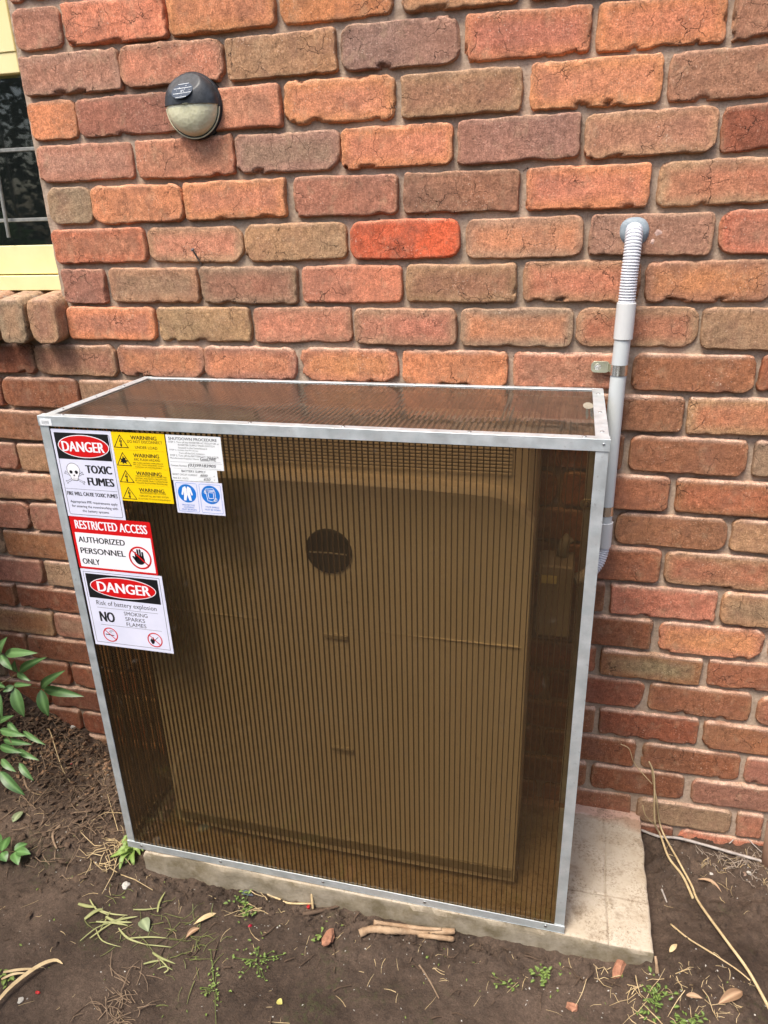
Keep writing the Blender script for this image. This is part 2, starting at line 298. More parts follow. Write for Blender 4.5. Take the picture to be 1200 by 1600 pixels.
# ------------------------------------------------------------------ the brick wall
COURSES = {
 -4: (430.0, 344.0, "-3,110,B 115,339,T 350,574,OB 585,809,L 820,1044,RT 1055,1279,L 1290,1514,D 1525,1749,L 1760,1984,L 1995,2219,B 2230,2455,RT 2466,2690,B"),
 -3: (344.0, 258.0, "-3,221,OB 232,456,B 467,691,T 702,926,B 937,1162,B 1172,1397,BS 1408,1632,OB 1643,1867,D 1878,2102,L 2113,2337,OB 2348,2572,T 2583,2807,B"),
 -2: (258.0, 172.0, "-3,110,B 115,339,OB 350,574,OB 585,809,T 820,1044,D 1055,1279,OB 1290,1514,OB 1525,1749,BS 1760,1984,L 1995,2219,G 2230,2455,BS 2466,2690,RT"),
 -1: (172.0, 86.0, "-3,272,B 283,507,B 518,742,T 753,978,D 989,1213,T 1224,1448,L 1459,1683,OB 1694,1918,L 1929,2153,B 2164,2388,OB 2399,2623,B"),
 0: (86.0, 0.0, "-4,111,B 117,352,S 358,582,SO 593,814,O 831,1047,OT 1058,1282,OB 1293,1517,G 1528,1752,OB 1763,1987,B 1998,2222,T 2233,2457,RT 2468,2692,RT"),
 1: (0.0, -85.6, "-2,234,BP 237,468,SB 475,702,T 710,939,P 947,1171,SO 1180,1391,SO 1400,1624,B 1635,1859,G 1870,2094,OB 2105,2329,RT 2340,2565,L 2576,2800,D"),
 2: (-85.6, -170.6, "-6,113,O 117,349,B 355,582,BS 587,813,SO 827,1054,BT 1070,1297,SO 1309,1533,B 1544,1768,T 1779,2003,OB 2014,2238,OB 2249,2474,B 2485,2709,L"),
 3: (-170.6, -254.9, "-4,235,PB 243,471,BS 474,698,GP 704,926,SO 936,1164,P 1173,1398,BT 1407,1631,D 1642,1866,B 1877,2101,L 2112,2336,OB 2347,2571,B 2582,2806,B"),
 4: (-254.9, -341.9, "1,117,G 117,344,O 346,578,SO 595,817,B 830,1057,B 1070,1296,SO 1309,1533,RT 1544,1768,L 1779,2003,BS 2014,2238,D 2249,2473,T 2484,2708,L"),
 5: (-341.9, -427.2, "0,237,BR 239,469,ST 475,706,T 714,943,R 955,1182,OT 1194,1417,P 1425,1649,BR 1660,1884,RT 1895,2119,T 2130,2354,L 2365,2589,OB 2600,2825,D"),
 6: (-427.2, -514.0, "3,118,B 131,354,GT 361,588,BG 601,823,S 833,1059,BT 1072,1295,ST 1305,1529,OB 1540,1764,BS 1775,2000,RT 2011,2235,G 2246,2470,BS 2481,2705,B"),
 7: (-514.0, -600.7, "1,233,BO 239,472,T 479,708,SB 715,938,ST 948,1174,OG 1182,1410,RT 1418,1642,T 1653,1877,T 1888,2112,BS 2123,2347,L 2358,2582,B 2593,2817,T"),
 8: (-600.7, -686.3, "-1520,-1296,L -1285,-1060,OB -1049,-825,D -814,-590,BS -579,-355,L -344,-119,D -117,114,BT 117,346,OB 346,577,OB 585,810,OS 820,1046,OO 1060,1281,BS 1297,1525,L 1534,1758,D 1769,1993,OB 2004,2228,G 2239,2464,G 2475,2699,T"),
 9: (-686.3, -772.2, "-1637,-1413,L -1402,-1178,G -1167,-942,RT -931,-707,D -696,-472,BS -461,-236,D -234,-9,D -6,218,T 228,457,B 467,695,B 705,933,BS 943,1171,L 1181,1405,L 1412,1636,RT 1647,1871,OB 1882,2106,BS 2117,2341,B 2352,2577,BS 2588,2812,OB"),
 10: (-772.2, -859.9, "-1523,-1298,B -1287,-1063,BS -1052,-828,B -817,-593,G -582,-358,BS -347,-123,L -113,114,OB 124,350,G 360,587,T 597,823,L 833,1060,OB 1070,1297,D 1307,1539,L 1549,1773,G 1784,2008,OB 2019,2243,RT 2254,2478,G 2489,2713,D"),
 11: (-859.9, -946.9, "-1637,-1413,B -1402,-1178,B -1167,-943,B -932,-708,L -697,-473,T -462,-236,B -232,-8,T 2,226,L 236,461,D 471,696,BS 706,930,BS 940,1165,OB 1175,1399,L 1409,1633,RL 1644,1868,G 1879,2104,L 2115,2339,L 2350,2574,T 2585,2809,RT"),
 12: (-946.9, -1029.9, "-1523,-1298,RT -1287,-1063,OB -1052,-828,B -817,-593,L -582,-358,B -347,-123,BT -113,112,D 122,346,G 356,580,D 590,815,G 825,1049,B 1059,1284,B 1294,1523,L 1530,1754,T 1765,1989,L 2000,2225,G 2236,2460,T 2471,2695,BS"),
 13: (-1029.9, -1119.2, "-1638,-1413,L -1402,-1178,T -1167,-943,RT -932,-708,T -697,-473,L -462,-237,B -231,-7,B 3,228,T 238,462,L 472,697,T 707,931,T 941,1166,L 1176,1400,L 1407,1631,RT 1642,1866,RT 1877,2101,L 2112,2336,B 2347,2571,T 2582,2806,RT"),
 14: (-1119.2, -1206.4, "-1516,-1291,BS -1280,-1056,D -1045,-821,OB -810,-586,RT -575,-350,G -346,-122,L -112,113,T 123,348,B 358,583,B 593,818,OB 828,1052,OB 1062,1287,L 1299,1527,RS 1535,1759,GT 1770,1995,T 2006,2230,B 2241,2465,T 2476,2700,T"),
 15: (-1206.4, -1292.4, "-1640,-1416,BS -1405,-1181,D -1170,-946,G -935,-711,T -700,-476,RT -465,-240,B -229,-5,G 5,229,B 239,464,BS 474,698,G 708,933,L 943,1167,G 1177,1401,D 1412,1636,OS 1647,1871,RT 1882,2106,B 2117,2341,L 2352,2576,RT 2587,2811,L"),
 16: (-1292.4, -1374.9, "-1519,-1295,T -1284,-1060,OB -1049,-825,L -814,-590,L -579,-354,D -347,-123,D -113,111,OB 121,346,L 356,580,BS 590,815,RT 825,1049,B 1059,1283,RL 1292,1518,GL 1530,1754,L 1765,1989,T 2000,2225,OB 2236,2460,BS 2471,2695,RT"),
 17: (-1374.9, -1462.6, "-1642,-1417,B -1406,-1182,T -1171,-947,RT -936,-712,RT -701,-477,L -466,-241,LT -237,-12,GB -2,223,B 233,459,RT 469,694,G 704,930,D 940,1165,OB 1175,1399,D 1409,1635,DL 1647,1871,RL 1882,2106,B 2117,2342,D 2353,2577,L 2588,2812,G"),
 18: (-1462.6, -1550.0, "-1521,-1297,D -1286,-1061,T -1050,-826,B -815,-591,B -580,-355,D -348,-124,D -114,112,T 122,349,D 359,585,B 595,822,G 832,1059,OB 1069,1293,L 1303,1532,D 1542,1766,L 1777,2001,L 2012,2236,RT 2247,2471,RT 2482,2706,T"),
 19: (-1550.0, -1635.0, "-1626,-1402,OB -1391,-1166,B -1155,-931,L -920,-696,L -685,-461,G -450,-225,D -218,6,D 16,238,G 248,469,BS 479,701,B 711,933,L 943,1165,B 1175,1399,D 1411,1637,D 1647,1871,B 1882,2106,L 2117,2341,B 2352,2577,L 2588,2812,B"),
 20: (-1635.0, -1719.8, "-1720,-1496,RT -1485,-1260,L -1249,-1025,B -1014,-790,L -779,-555,L -544,-319,D -314,-90,D -80,138,G 148,366,D 376,595,B 605,823,BS 833,1052,L 1062,1286,L 1297,1522,D 1537,1761,B 1772,1996,B 2007,2231,B 2242,2467,OB 2478,2702,BS"),
 21: (-1719.8, -1804.7, "-1622,-1398,RT -1387,-1163,RT -1152,-928,B -917,-692,BS -681,-457,G -446,-221,D -214,10,D 20,241,T 251,473,OB 483,704,RT 714,936,T 946,1168,L 1178,1402,L 1416,1641,G 1652,1714,B 1725,1949,RT 1960,2185,L 2196,2420,L 2431,2655,L"),
 22: (-1804.7, -1892.0, "-1531,-1307,L -1296,-1072,L -1061,-837,T -826,-602,OB -591,-367,L -356,-132,RT -121,104,L 115,339,B 350,574,D 585,809,BS 820,1044,D 1055,1279,D 1290,1514,D 1525,1749,BS 1760,1984,L 1995,2219,BS 2230,2455,OB 2466,2690,B"),
 23: (-1892.0, -1978.0, "-1649,-1425,B -1414,-1190,D -1178,-954,B -943,-719,OB -708,-484,L -473,-249,B -238,-14,L -3,221,L 232,456,G 467,691,L 702,926,B 937,1162,L 1172,1397,B 1408,1632,T 1643,1867,RT 1878,2102,OB 2113,2337,BS 2348,2572,T 2583,2807,D"),
}

CLAY = {'O': (.66,.275,.13), 'S': (.62,.245,.15), 'R': (.64,.135,.065), 'B': (.43,.205,.13), 'P': (.42,.24,.165), 'T': (.47,.27,.155),
        'D': (.30,.115,.062), 'L': (.37,.160,.085), 'G': (.34,.24,.15), 'Q': (.55,.19,.11)}
def brick_mesh(w, h, seed, e, c, depth=.095, nx=42, nz=20, rough=1.0, shear=0.0):
    rs = random.Random(seed)
    def line(n, L):            # denser towards the edges
        t = np.linspace(-1, 1, n); return L/2*np.sign(t)*(1-(1-np.abs(t))**1.9)
    X, Z = np.meshgrid(line(nx, w), line(nz, h)); X = X.ravel(); Z = Z.ravel()
    r = min(.030, h*.42)*rs.choice((.3, .4, .5, .65, .85))
    ax = np.abs(X); az = np.abs(Z)
    qx = ax-(w/2-r); qz = az-(h/2-r); cor = (qx > 0) & (qz > 0)
    a = np.maximum(qx, qz); l2 = np.sqrt(qx**2+qz**2)+1e-9
    d = np.where(cor, r-a, np.minimum(w/2-ax, h/2-az))
    X = np.where(cor, np.sign(X)*((w/2-r)+qx*a/l2), X); Z = np.where(cor, np.sign(Z)*((h/2-r)+qz*a/l2), Z)
    o = rs.uniform(0, 60); chip_ = rs.choice((.15, .35, .6, .9, 1.2))
    k = np.exp(-d/.02)
    X1 = X+rough*k*(.0024*fbm(X*22+o, Z*22, o, 2)+.0017*vnoise(X*130+o, Z*130, o))
    Z1 = Z+rough*k*(.0022*fbm(X*16+o, Z*16, o+9, 2)+.0016*vnoise(X*130, Z*130+o, o))
    # broken arrises: the lower edge is ragged, the upper softer
    ch = np.clip(fbm(X*42+o, Z*36, o+3, 4)*2.4-.55, 0, 1)*np.where(Z < 0, .013, .006)*rough*chip_
    ev = .0027+.0008*math.sin(o)
    de = np.clip(d-ch*np.exp(-d/.012), 0, 1)
    t = np.clip(de/ev, 0, 1)
    low_ = 1+.5*(Z < -h*.3)
    Y = .0090*low_*(1-np.sqrt(1-(1-t)**2))
    Y = Y+rough*(.0014*fbm(X*30+o, Z*30, o, 3)+.0009*vnoise(X*150, Z*150, o))*t
    Y = Y+.002*(np.abs(X)/(w/2))**4*rs.uniform(-1, 1)+X*rs.uniform(-.016, .016)+Z*rs.uniform(-.035, .035)
    edge = (d < 1e-6)
    Y = np.where(edge, .0160, Y)
    V = np.stack([X1, Y, Z1], 1)
    idx = np.arange(nx*nz).reshape(nz, nx)
    F = np.stack([idx[:-1, :-1], idx[:-1, 1:], idx[1:, 1:], idx[1:, :-1]], -1).reshape(-1, 4)
    ring = np.concatenate([idx[0, :], idx[1:, -1], idx[-1, -2::-1], idx[-2:0:-1, 0]])
    back = V[ring].copy(); back[:, 1] = depth
    n0 = len(V); V = np.concatenate([V, back]); m_ = len(ring); bi = n0+np.arange(m_)
    F2 = np.stack([ring, bi, np.roll(bi, -1), np.roll(ring, -1)], -1)
    F = np.concatenate([F, F2])
    if shear: V[:, 2] += V[:, 1]*shear
    # fired colour: paler or darker skin at the rim, another tone in the heart, clouding between
    dd = np.concatenate([d, d[ring]]); xx = V[:, 0]; zz = V[:, 2]
    m = np.clip((dd-.006)/.02, 0, 1)*.75+.35*fbm(xx*9+o, zz*12, o, 3)
    if e == c: m = .5+.9*fbm(xx*7+o, zz*10, o, 3)
    m = np.clip(m, 0, 1)[:, None]
    tint = np.array([1+rs.uniform(-.06, .06), 1+rs.uniform(-.05, .05), 1+rs.uniform(-.05, .05)])*rs.uniform(.88, 1.1)
    ce = np.array(CLAY[e])*tint; cc = np.array(CLAY[c])*tint
    if e == c: ce = ce*np.array([.84, .9, .95]); cc = cc*np.array([1.1, 1.03, .98])
    C = ce*(1-m)+cc*m
    # ragged rim where the fire skin turned to a dull buff
    rim = (np.clip(1-dd/.010, 0, 1)*np.clip(.5+1.2*fbm(xx*25, zz*25+o, o, 3), 0, 1))[:, None]*.45
    C = C*(1-rim)+np.array((.36,.25,.14))*rim
    return V, F, C
def lime_and_light_rim(V, C, amount, h):
    """washed-out lime and dust on the upper arris, with light from above painted in"""
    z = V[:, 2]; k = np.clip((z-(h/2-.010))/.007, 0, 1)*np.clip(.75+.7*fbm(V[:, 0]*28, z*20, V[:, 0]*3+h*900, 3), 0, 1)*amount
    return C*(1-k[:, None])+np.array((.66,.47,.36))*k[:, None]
def np_mesh(name, V, F, C=None):
    me = bpy.data.meshes.new(name)
    me.vertices.add(len(V)); me.vertices.foreach_set('co', np.asarray(V, np.float32).ravel())
    me.loops.add(F.size); me.loops.foreach_set('vertex_index', F.ravel().astype(np.int32))
    me.polygons.add(len(F)); me.polygons.foreach_set('loop_start', np.arange(0, F.size, 4, dtype=np.int32))
    try: me.polygons.foreach_set('loop_total', np.full(len(F), 4, dtype=np.int32))
    except Exception: pass
    me.update(calc_edges=True)
    if C is not None:
        a = me.color_attributes.new('clay', 'FLOAT_COLOR', 'POINT')
        a.data.foreach_set('color', np.concatenate([C, np.ones((len(C), 1))], 1).astype(np.float32).ravel())
    me.shade_smooth(); return me
wall = thing('brick_wall', 'rough red, orange and brown clinker brick house wall behind the enclosure', 'wall', (0, 0, -1.9))
WZ = 1.9
VISX = (-.66, 1.86)
outer = []
sd_ = 100
for k, (zt, zb, row) in COURSES.items():
    zt /= 1000; zb /= 1000
    for it in row.split():
        a, b, c = it.split(','); a = float(a)/1000; b = float(b)/1000; sd_ += 1
        rs = random.Random(sd_)
        if k < -1 or k > 22 or b < VISX[0] or a > VISX[1]:
            outer.append((a, b, zb, zt, c)); continue
        ww = b-a; ww += .001; hh = (zt-zb)-.0082+rs.uniform(-.002, .0015)
        if k >= 9: ww -= .002; hh += .0005
        V, F, C = brick_mesh(ww, hh, sd_, 'Q' if c[-1] == 'R' and c[0] != 'R' else c[-1], 'Q' if c[0] == 'R' and c[-1] != 'R' else c[0], nx=42 if ww > .15 else 26, rough=1.0 if k < 9 else .8)
        C = lime_and_light_rim(V, C, .25 if k < 8 else .85, hh)
        ang = rs.uniform(-.012, .012); ca, sa = math.cos(ang), math.sin(ang)
        V = np.stack([V[:, 0]*ca-V[:, 2]*sa, V[:, 1], V[:, 0]*sa+V[:, 2]*ca], 1)
        o = link('brick', np_mesh('brick', V, F, C), M_BRICK, wall)
        o.location = ((a+b)/2, rs.uniform(-.0025, .0025), (zt+zb)/2+rs.uniform(-.0015, .0015)+WZ)
        if c == 'R': o['label'] = 'brightest scarlet brick'
# sloping brick-on-edge sill under the window
for i in range(7):
    x1 = -.002-i*.0865; ww = .0755
    V, F, C = brick_mesh(ww, .104, 900+i, 'T' if i % 2 == 0 else 'G', 'B' if i % 3 == 0 else 'T', depth=.17, nx=24, nz=28, rough=1.1, shear=.13)
    C = lime_and_light_rim(V, C, .5, .104)
    o = link('sill_brick', np_mesh('sill_brick', V, F, C), M_BRICK, wall); o.location = (x1-ww/2, -.040, -.5475+WZ)
# distant brickwork either side of the photographed stretch, above and below it
for zi in range(-12, 24):
    zb = -.086*zi-.0; zt = zb+.086
    x = -5.0+(.1175 if zi % 2 else 0)
    while x < 6.2:
        rr_ = [q.split(',') for q in COURSES[zi][2].split()] if zi in COURSES else None
        inside = bool(rr_) and x+.224 > float(rr_[0][0])/1000-.006 and x < float(rr_[-1][1])/1000+.006
        if not inside and not (zt > -.45 and zb < 1.0 and -1.6 < x+.22 < .1 and x < -.01):
            outer.append((x, x+.224, zb, zt, 'BLTDSO'[(zi*7+int(x*31)) % 6]))
        x += .2351
OV, OF, OC = [], [], []
for a, b, zb, zt, c in outer:
    if zb > -.5 and a < -.02 and a > -1.5: continue
    n = len(OV)*1; x0, x1, z0, z1 = a, b, zb+.005, zt-.005; q = .004
    vs = [(x0,.02,z0),(x1,.02,z0),(x1,.02,z1),(x0,.02,z1),(x0+q,0,z0+q),(x1-q,0,z0+q),(x1-q,0,z1-q),(x0+q,0,z1-q)]
    OV += vs; OF += [(n+i, n+j, n+k_, n+l) for i, j, k_, l in ((4,5,6,7),(0,1,5,4),(1,2,6,5),(2,3,7,6),(3,0,4,7))]
    OC += [tuple(CLAY[c[0]])]*8
OV = np.array(OV)+np.array([0, 0, WZ])
o = link('outlying_brickwork', np_mesh('outlying_brickwork', OV, np.array(OF), np.array(OC)), M_BRICK, wall, kind='stuff'); o.data.shade_flat()
# mortar bed: a recessed, hand-raked sheet with the window opening left out
def spaced(segs):
    out = []
    for a, b, s in segs: out += list(np.arange(a, b, s))
    return np.array(out+[segs[-1][1]])
mx = spaced([(-5, -.64, .12), (-.64, -.012, .0073), (-.012, 1.86, .0073), (1.86, 6.2, .12)])
mz = spaced([(-2.07, -1.9, .04), (-1.9, -.492, .0073), (-.492, .1, .0073), (.1, 1.12, .1)])
GX, GZ = np.meshgrid(mx, mz)
low = np.clip((-GZ-1.1)/.5, 0, 1)
left_ = np.clip((.3-GX)/.3, 0, 1)*np.clip((-GZ-.6)/.2, 0, 1)
GY = .0118-.0040*low+.006*left_+.0028*fbm(GX*9, 0, GZ*14, 3)+.0012*fbm(GX*60, 3, GZ*60, 3)
V = np.stack([GX.ravel(), GY.ravel(), GZ.ravel()+WZ], 1)
idx = np.arange(V.shape[0]).reshape(GX.shape)
Q = np.stack([idx[:-1, :-1], idx[:-1, 1:], idx[1:, 1:], idx[1:, :-1]], -1)
cx = (GX[:-1, :-1]+GX[1:, 1:])/2; cz = (GZ[:-1, :-1]+GZ[1:, 1:])/2
keep = ~((cx < -.014) & (cx > -1.5) & (cz > -.492) & (cz < .98))
link('mortar', np_mesh('mortar', V, Q[keep]), M_MORTAR, wall)
# inner leaf behind the bricks, so that the wall has its thickness
m = MB((0, 0, -WZ))
m.box((-.012, .03, -2.0), (6.2, .12, 1.12)); m.box((-5, .03, -2.0), (-.012, .12, -.60)); m.box((-5, .03, -.60), (-1.5, .12, 1.12)); m.box((-1.5, .03, .98), (-.012, .12, 1.12))
m.build('inner_leaf', M_MORTAR, wall)
# ------------------------------------------------------------------ window (part of the house wall)
WX0 = -.95
m = MB((0, 0, -WZ))
m.box((-.050, .062, -.446), (-.006, .115, .96))              # right stile
m.box((WX0, .062, -.446), (WX0+.05, .115, .96))
m.box((WX0+.05, .062, .915), (-.050, .115, .96))
wf = m.build('window', M_YELLOWPAINT, wall, bevel=.002, label='cream yellow timber window frame at the left edge')
def rail(x0, x1, z0, z1, y0, y1, nm='rail'):
    m = MB((0, 0, -WZ)); m.box((x0, y0, z0), (x1, y1, z1)); return m.build(nm, M_YELLOWPAINT, wf, bevel=.0015)
rail(WX0+.05, -.050, -.446, -.380, .064, .108)
rail(WX0+.05, -.050, -.022, .018, .060, .108)
rail(-.095, -.050, .018, .915, .058, .104, 'sash_stile')
rail(WX0+.05, WX0+.095, .018, .915, .058, .104, 'sash_stile')
rail(WX0-.3, -.008, -.4835, -.449, .046, .120, 'timber_sill')
for z0, z1, x1 in ((-.380, -.022, -.050), (.018, .915, -.095)):
    m = MB((0, 0, -WZ)); m.box((WX0+.05, .078, z0), (x1, .082, z1)); m.build('pane', M_GLASS, wf)
for z in (-.171, -.322):
    m = MB((0, 0, -WZ)); m.box((WX0+.05, .0715, z-.0045), (-.0505, .0770, z+.0035)); m.build('glazing_bar', M_CAME, wf, bevel=.001)
m = MB((0, 0, -WZ)); m.tube([(-.160, .062, -.05), (-.163, .060, -.25), (-.166, .058, -.361)], .0042, 8); m.build('window_stay', M_CAME, wf)
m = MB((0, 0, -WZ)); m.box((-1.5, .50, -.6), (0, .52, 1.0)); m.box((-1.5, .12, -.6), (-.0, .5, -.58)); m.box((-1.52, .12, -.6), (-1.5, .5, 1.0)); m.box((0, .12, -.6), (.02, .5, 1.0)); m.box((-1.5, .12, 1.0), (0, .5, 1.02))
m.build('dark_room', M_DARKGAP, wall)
# ------------------------------------------------------------------ ground
def gh(x, y):
    x = np.asarray(x, float); y = np.asarray(y, float)
    z = -1.842+.010*np.clip(y*2.2+.6, -1, 1)
    t = np.clip((-.05-x)/.60, 0, 1); t = t*t*(3-2*t); v = np.clip(1+y/.42, 0, 1); v = v*v*(3-2*v)
    z = z+.215*t*v
    z = z+.045*np.exp(-((x-1.52)**2+(y+.42)**2)/.13**2)+.016*np.exp(-((x-.2)**2+(y+.42)**2)/.12**2)
    z = z+.014*np.exp(-((x-1.05)/.38)**2)*np.exp(-((y+.43)/.10)**2)
    z = z+.02*np.exp(-((x-1.9)**2)/.2**2)*np.exp(-(y/.12)**2)
    z = z+.012*fbm(x*3.1, y*3.1, 1, 3)
    return z
def gdetail(x, y):
    n = fbm(x*22, y*22, 4, 4)
    rough_zone = np.clip(np.exp(-((y+.43)/.06)**2)+np.exp(-((y+.06)/.14)**2)+np.clip(x-1.42, 0, 1)*1.2+np.clip(-x*.8, 0, .8), 0, 1)
    cl = np.clip(fbm(x*60, y*60, 9, 3)*1.6, -.6, 1.2)
    return .004*n+(.0012+.0075*rough_zone)*cl
def ground_z(x, y): return float(gh(x, y)+gdetail(x, y))
gx = spaced([(-70, -8, 6), (-8, -1.6, .4), (-1.6, -.72, .04), (-.72, 1.92, .0058), (1.92, 3, .05), (3, 10, .5), (10, 70, 6)])
gy = spaced([(-70, -10, 6), (-10, -2, .4), (-2, -.98, .03), (-.98, .03, .0058), (.03, .3, .05), (.3, 10, 1), (10, 70, 6)])
A, B = np.meshgrid(gx, gy)
near = np.clip((3-np.abs(A-.6))/1.5, 0, 1)*np.clip((2.2+B)/.8, 0, 1)
Z = gh(A, B)*1.0+gdetail(A, B)*near
under = (A > .20) & (A < 1.445) & (B > -.402)
Z = np.where(under & (A > .225) & (A < 1.42) & (B > -.378), np.minimum(Z, -1.87), Z)
V = np.stack([A.ravel(), B.ravel(), Z.ravel()], 1)
idx = np.arange(V.shape[0]).reshape(A.shape)
Q = np.stack([idx[:-1, :-1], idx[:-1, 1:], idx[1:, 1:], idx[1:, :-1]], -1).reshape(-1, 4)
link('ground', np_mesh('ground', V, Q), M_SOIL, kind='structure')
RT = RW
def ray(u, v, axis, val):
    q = ((u-600)/1127.33, (v-800)/1127.33, 1)
    d = [sum(RW[r][c]*q[r] for r in range(3)) for c in range(3)]
    t = (val-CP[axis])/d[axis]; return Vector([CP[i]+t*d[i] for i in range(3)])
def G(u, v, up=0.0):
    """the spot of soil (or slab) seen at that place of the photograph, read off once to lay things down on it"""
    z = -1.83
    for _ in range(6):
        p = ray(u, v, 2, z+up); z = ground_z(p.x, min(p.y, 0))
    return Vector((p.x, p.y, z+up))
# ------------------------------------------------------------------ concrete slab
xs = np.sort(np.concatenate([np.linspace(.232, 1.427, 120), np.linspace(1.326, 1.345, 14), np.linspace(.2335, .242, 4), np.linspace(1.418, 1.4262, 5)])); ys = np.sort(np.concatenate([np.linspace(-.386, .008, 60), np.linspace(-.277, -.259, 14), np.linspace(-.3851, -.378, 4)]))
A, B = np.meshgrid(xs, ys)
eL = 1-(A-.232); dE = np.minimum(np.minimum(A-.232, 1.427-A), B+.386)
Z = -1.7790+.0018*fbm(A*8, B*8, 2, 3)+.0006*fbm(A*90, B*90, 2, 2)-.004*np.exp(-dE/.0025)
gro = .0030*(np.exp(-((A-1.335-.004*fbm(0, B*12, 3, 2))/.0022)**2)*(B < -.05)+np.exp(-((B+.268+.003*fbm(A*20, 0, 5, 2))/.0022)**2)*(A > 1.235)*(A < 1.337))
Z = Z-gro*np.clip(.6+fbm(A*20, B*20, 7, 2), 0, 1)
Xp = A+.0022*fbm(B*30, 1, 1, 3)*(np.abs(A-.83) > .59)
Yp = B+.004*fbm(A*14, 1, 6, 3)*(B < -.385)
V = np.stack([Xp.ravel(), Yp.ravel(), Z.ravel()], 1)
idx = np.arange(V.shape[0]).reshape(A.shape)
F = np.stack([idx[:-1, :-1], idx[:-1, 1:], idx[1:, 1:], idx[1:, :-1]], -1).reshape(-1, 4)
ring = np.concatenate([idx[0, :], idx[1:, -1], idx[-1, -2::-1], idx[-2:0:-1, 0]])
prev = ring; AllV = [V]; nn = len(V)
for dz in (.012, .03, .055, .12):
    b = V[ring].copy(); nz = fbm(b[:, 0]*25, b[:, 1]*25, dz*60, 3)
    b[:, 2] = -1.779-dz; b[:, 1] += np.where(b[:, 1] < -.37, .0045*nz-.002, 0); b[:, 0] += .003*nz*(np.abs(b[:, 0]-.83) > .58)
    bi = nn+np.arange(len(ring)); nn += len(ring); AllV.append(b)
    F = np.concatenate([F, np.stack([prev, bi, np.roll(bi, -1), np.roll(prev, -1)], -1)]); prev = bi
slab = link('concrete_slab', np_mesh('concrete_slab', np.concatenate(AllV), F), M_CONC)
tag(slab, 'stained pale concrete slab under the enclosure, poking out at its right', 'slab')
# ------------------------------------------------------------------ aluminium framed enclosure
EX0, EX1, EZ0, EZ1, EYF, EYB = .1885, 1.2435, -1.7768, -.6780, -.3848, -.006
EO = (.716, -.195, EZ0)
enc = thing('battery_enclosure', 'waist high aluminium framed box with bronze fluted plastic panels standing against the brick wall', 'enclosure', EO)
T_ = .0016; L_ = .0198
def angle(name, a, b, d1, d2, label=None, leg1=L_, leg2=L_):
    """L section from a to b; the legs leave the outer corner along d1 and d2"""
    a = Vector(a); b = Vector(b); d1 = Vector(d1); d2 = Vector(d2)
    prof = [(0, 0), (leg1, 0), (leg1, T_), (T_, T_), (T_, leg2), (0, leg2)]
    m = MB(EO)
    vs = [p+d1*s+d2*t for p in (a, b) for s, t in prof]
    m.add(vs, [(0,1,2,3), (0,3,4,5), (9,8,7,6), (11,10,9,6)]+[(i, (i+1) % 6, (i+1) % 6+6, i+6) for i in range(6)])
    o = m.build(name, M_ALU, enc, bevel=.00025)
    bm = bmesh.new(); bm.from_mesh(o.data); bmesh.ops.recalc_face_normals(bm, faces=bm.faces); bm.to_mesh(o.data); bm.free()
    return o
F0 = EYF-.0016
a_top = angle('aluminium_angle', (EX0-.001, F0, EZ1+.0016), (EX1+.001, F0, EZ1+.0016), (0,1,0), (0,0,-1))
a_bot = angle('aluminium_angle', (EX0-.001, F0, EZ0), (EX1+.001, F0, EZ0), (0,1,0), (0,0,1))
a_l = angle('aluminium_angle', (EX0, EYF, EZ0+L_+.001), (EX0, EYF, EZ1-L_+.0008), (1,0,0), (0,1,0), leg1=.0190)
a_r = angle('aluminium_angle', (EX1, EYF, EZ0+L_+.001), (EX1, EYF, EZ1-L_+.0008), (-1,0,0), (0,1,0), leg1=.0200)
t_l = angle('aluminium_angle', (EX0, EYF+L_+.0005, EZ1), (EX0, EYB, EZ1), (1,0,0), (0,0,-1))
t_r = angle('aluminium_angle', (EX1, EYF+L_+.0005, EZ1), (EX1, EYB, EZ1), (-1,0,0), (0,0,-1), leg1=.0215)
t_b = angle('aluminium_angle', (EX0+L_+.0005, EYB, EZ1), (EX1-.0220, EYB, EZ1), (0,-1,0), (0,0,-1), leg1=.015)
v_l = angle('aluminium_angle', (EX0, EYB, EZ0+.001), (EX0, EYB, EZ1-L_-.0005), (1,0,0), (0,-1,0))
v_r = angle('aluminium_angle', (EX1, EYB, EZ0+.001), (EX1, EYB, EZ1-L_-.0005), (-1,0,0), (0,-1,0))
b_l = angle('aluminium_angle', (EX0, EYF+L_+.0005, EZ0+.001), (EX0, EYB-L_-.0005, EZ0+.001), (1,0,0), (0,0,1))
b_r = angle('aluminium_angle', (EX1, EYF+L_+.0005, EZ0+.001), (EX1, EYB-L_-.0005, EZ0+.001), (-1,0,0), (0,0,1))
M_ZINC = mat('zinc_plated', (.75,.74,.68), .25, 1.0); M_RIVET = mat('rivet', (.45,.46,.46), .4, 1.0)
def rivet(par, p, n, r=.0036):
    m = MB(EO); p = Vector(p); n = Vector(n)
    m.tube([p, p+n*.0007, p+n*.0013, p+n*.0015], [r, r, r*.65, .0011], 10)
    m.tube([p+n*.0013, p+n*.0008], [.001, .0008], 6)
    return m.build('rivet', M_RIVET, par, smooth=True)
for x in (.235, .412, .625, .80, 1.02, 1.205): rivet(a_top, (x, F0+.0125, EZ1+.0016), (0,0,1))
for x in (.226, .44, .70, .94, 1.205): rivet(a_bot, (x, F0, EZ0+.011), (0,-1,0))
for y in (-.325, -.215, -.11): rivet(t_l, (EX0+.010, y, EZ1), (0,0,1))
for y in (-.335, -.205, -.055): rivet(t_r, (EX1-.0105, y, EZ1), (0,0,1))
for x in (.38, .85): rivet(t_b, (x, EYB-.0075, EZ1), (0,0,1))
rivet(a_top, (1.235, F0, EZ1-.006), (0,-1,0), .0022)
TINT = (.772, .695, .560)
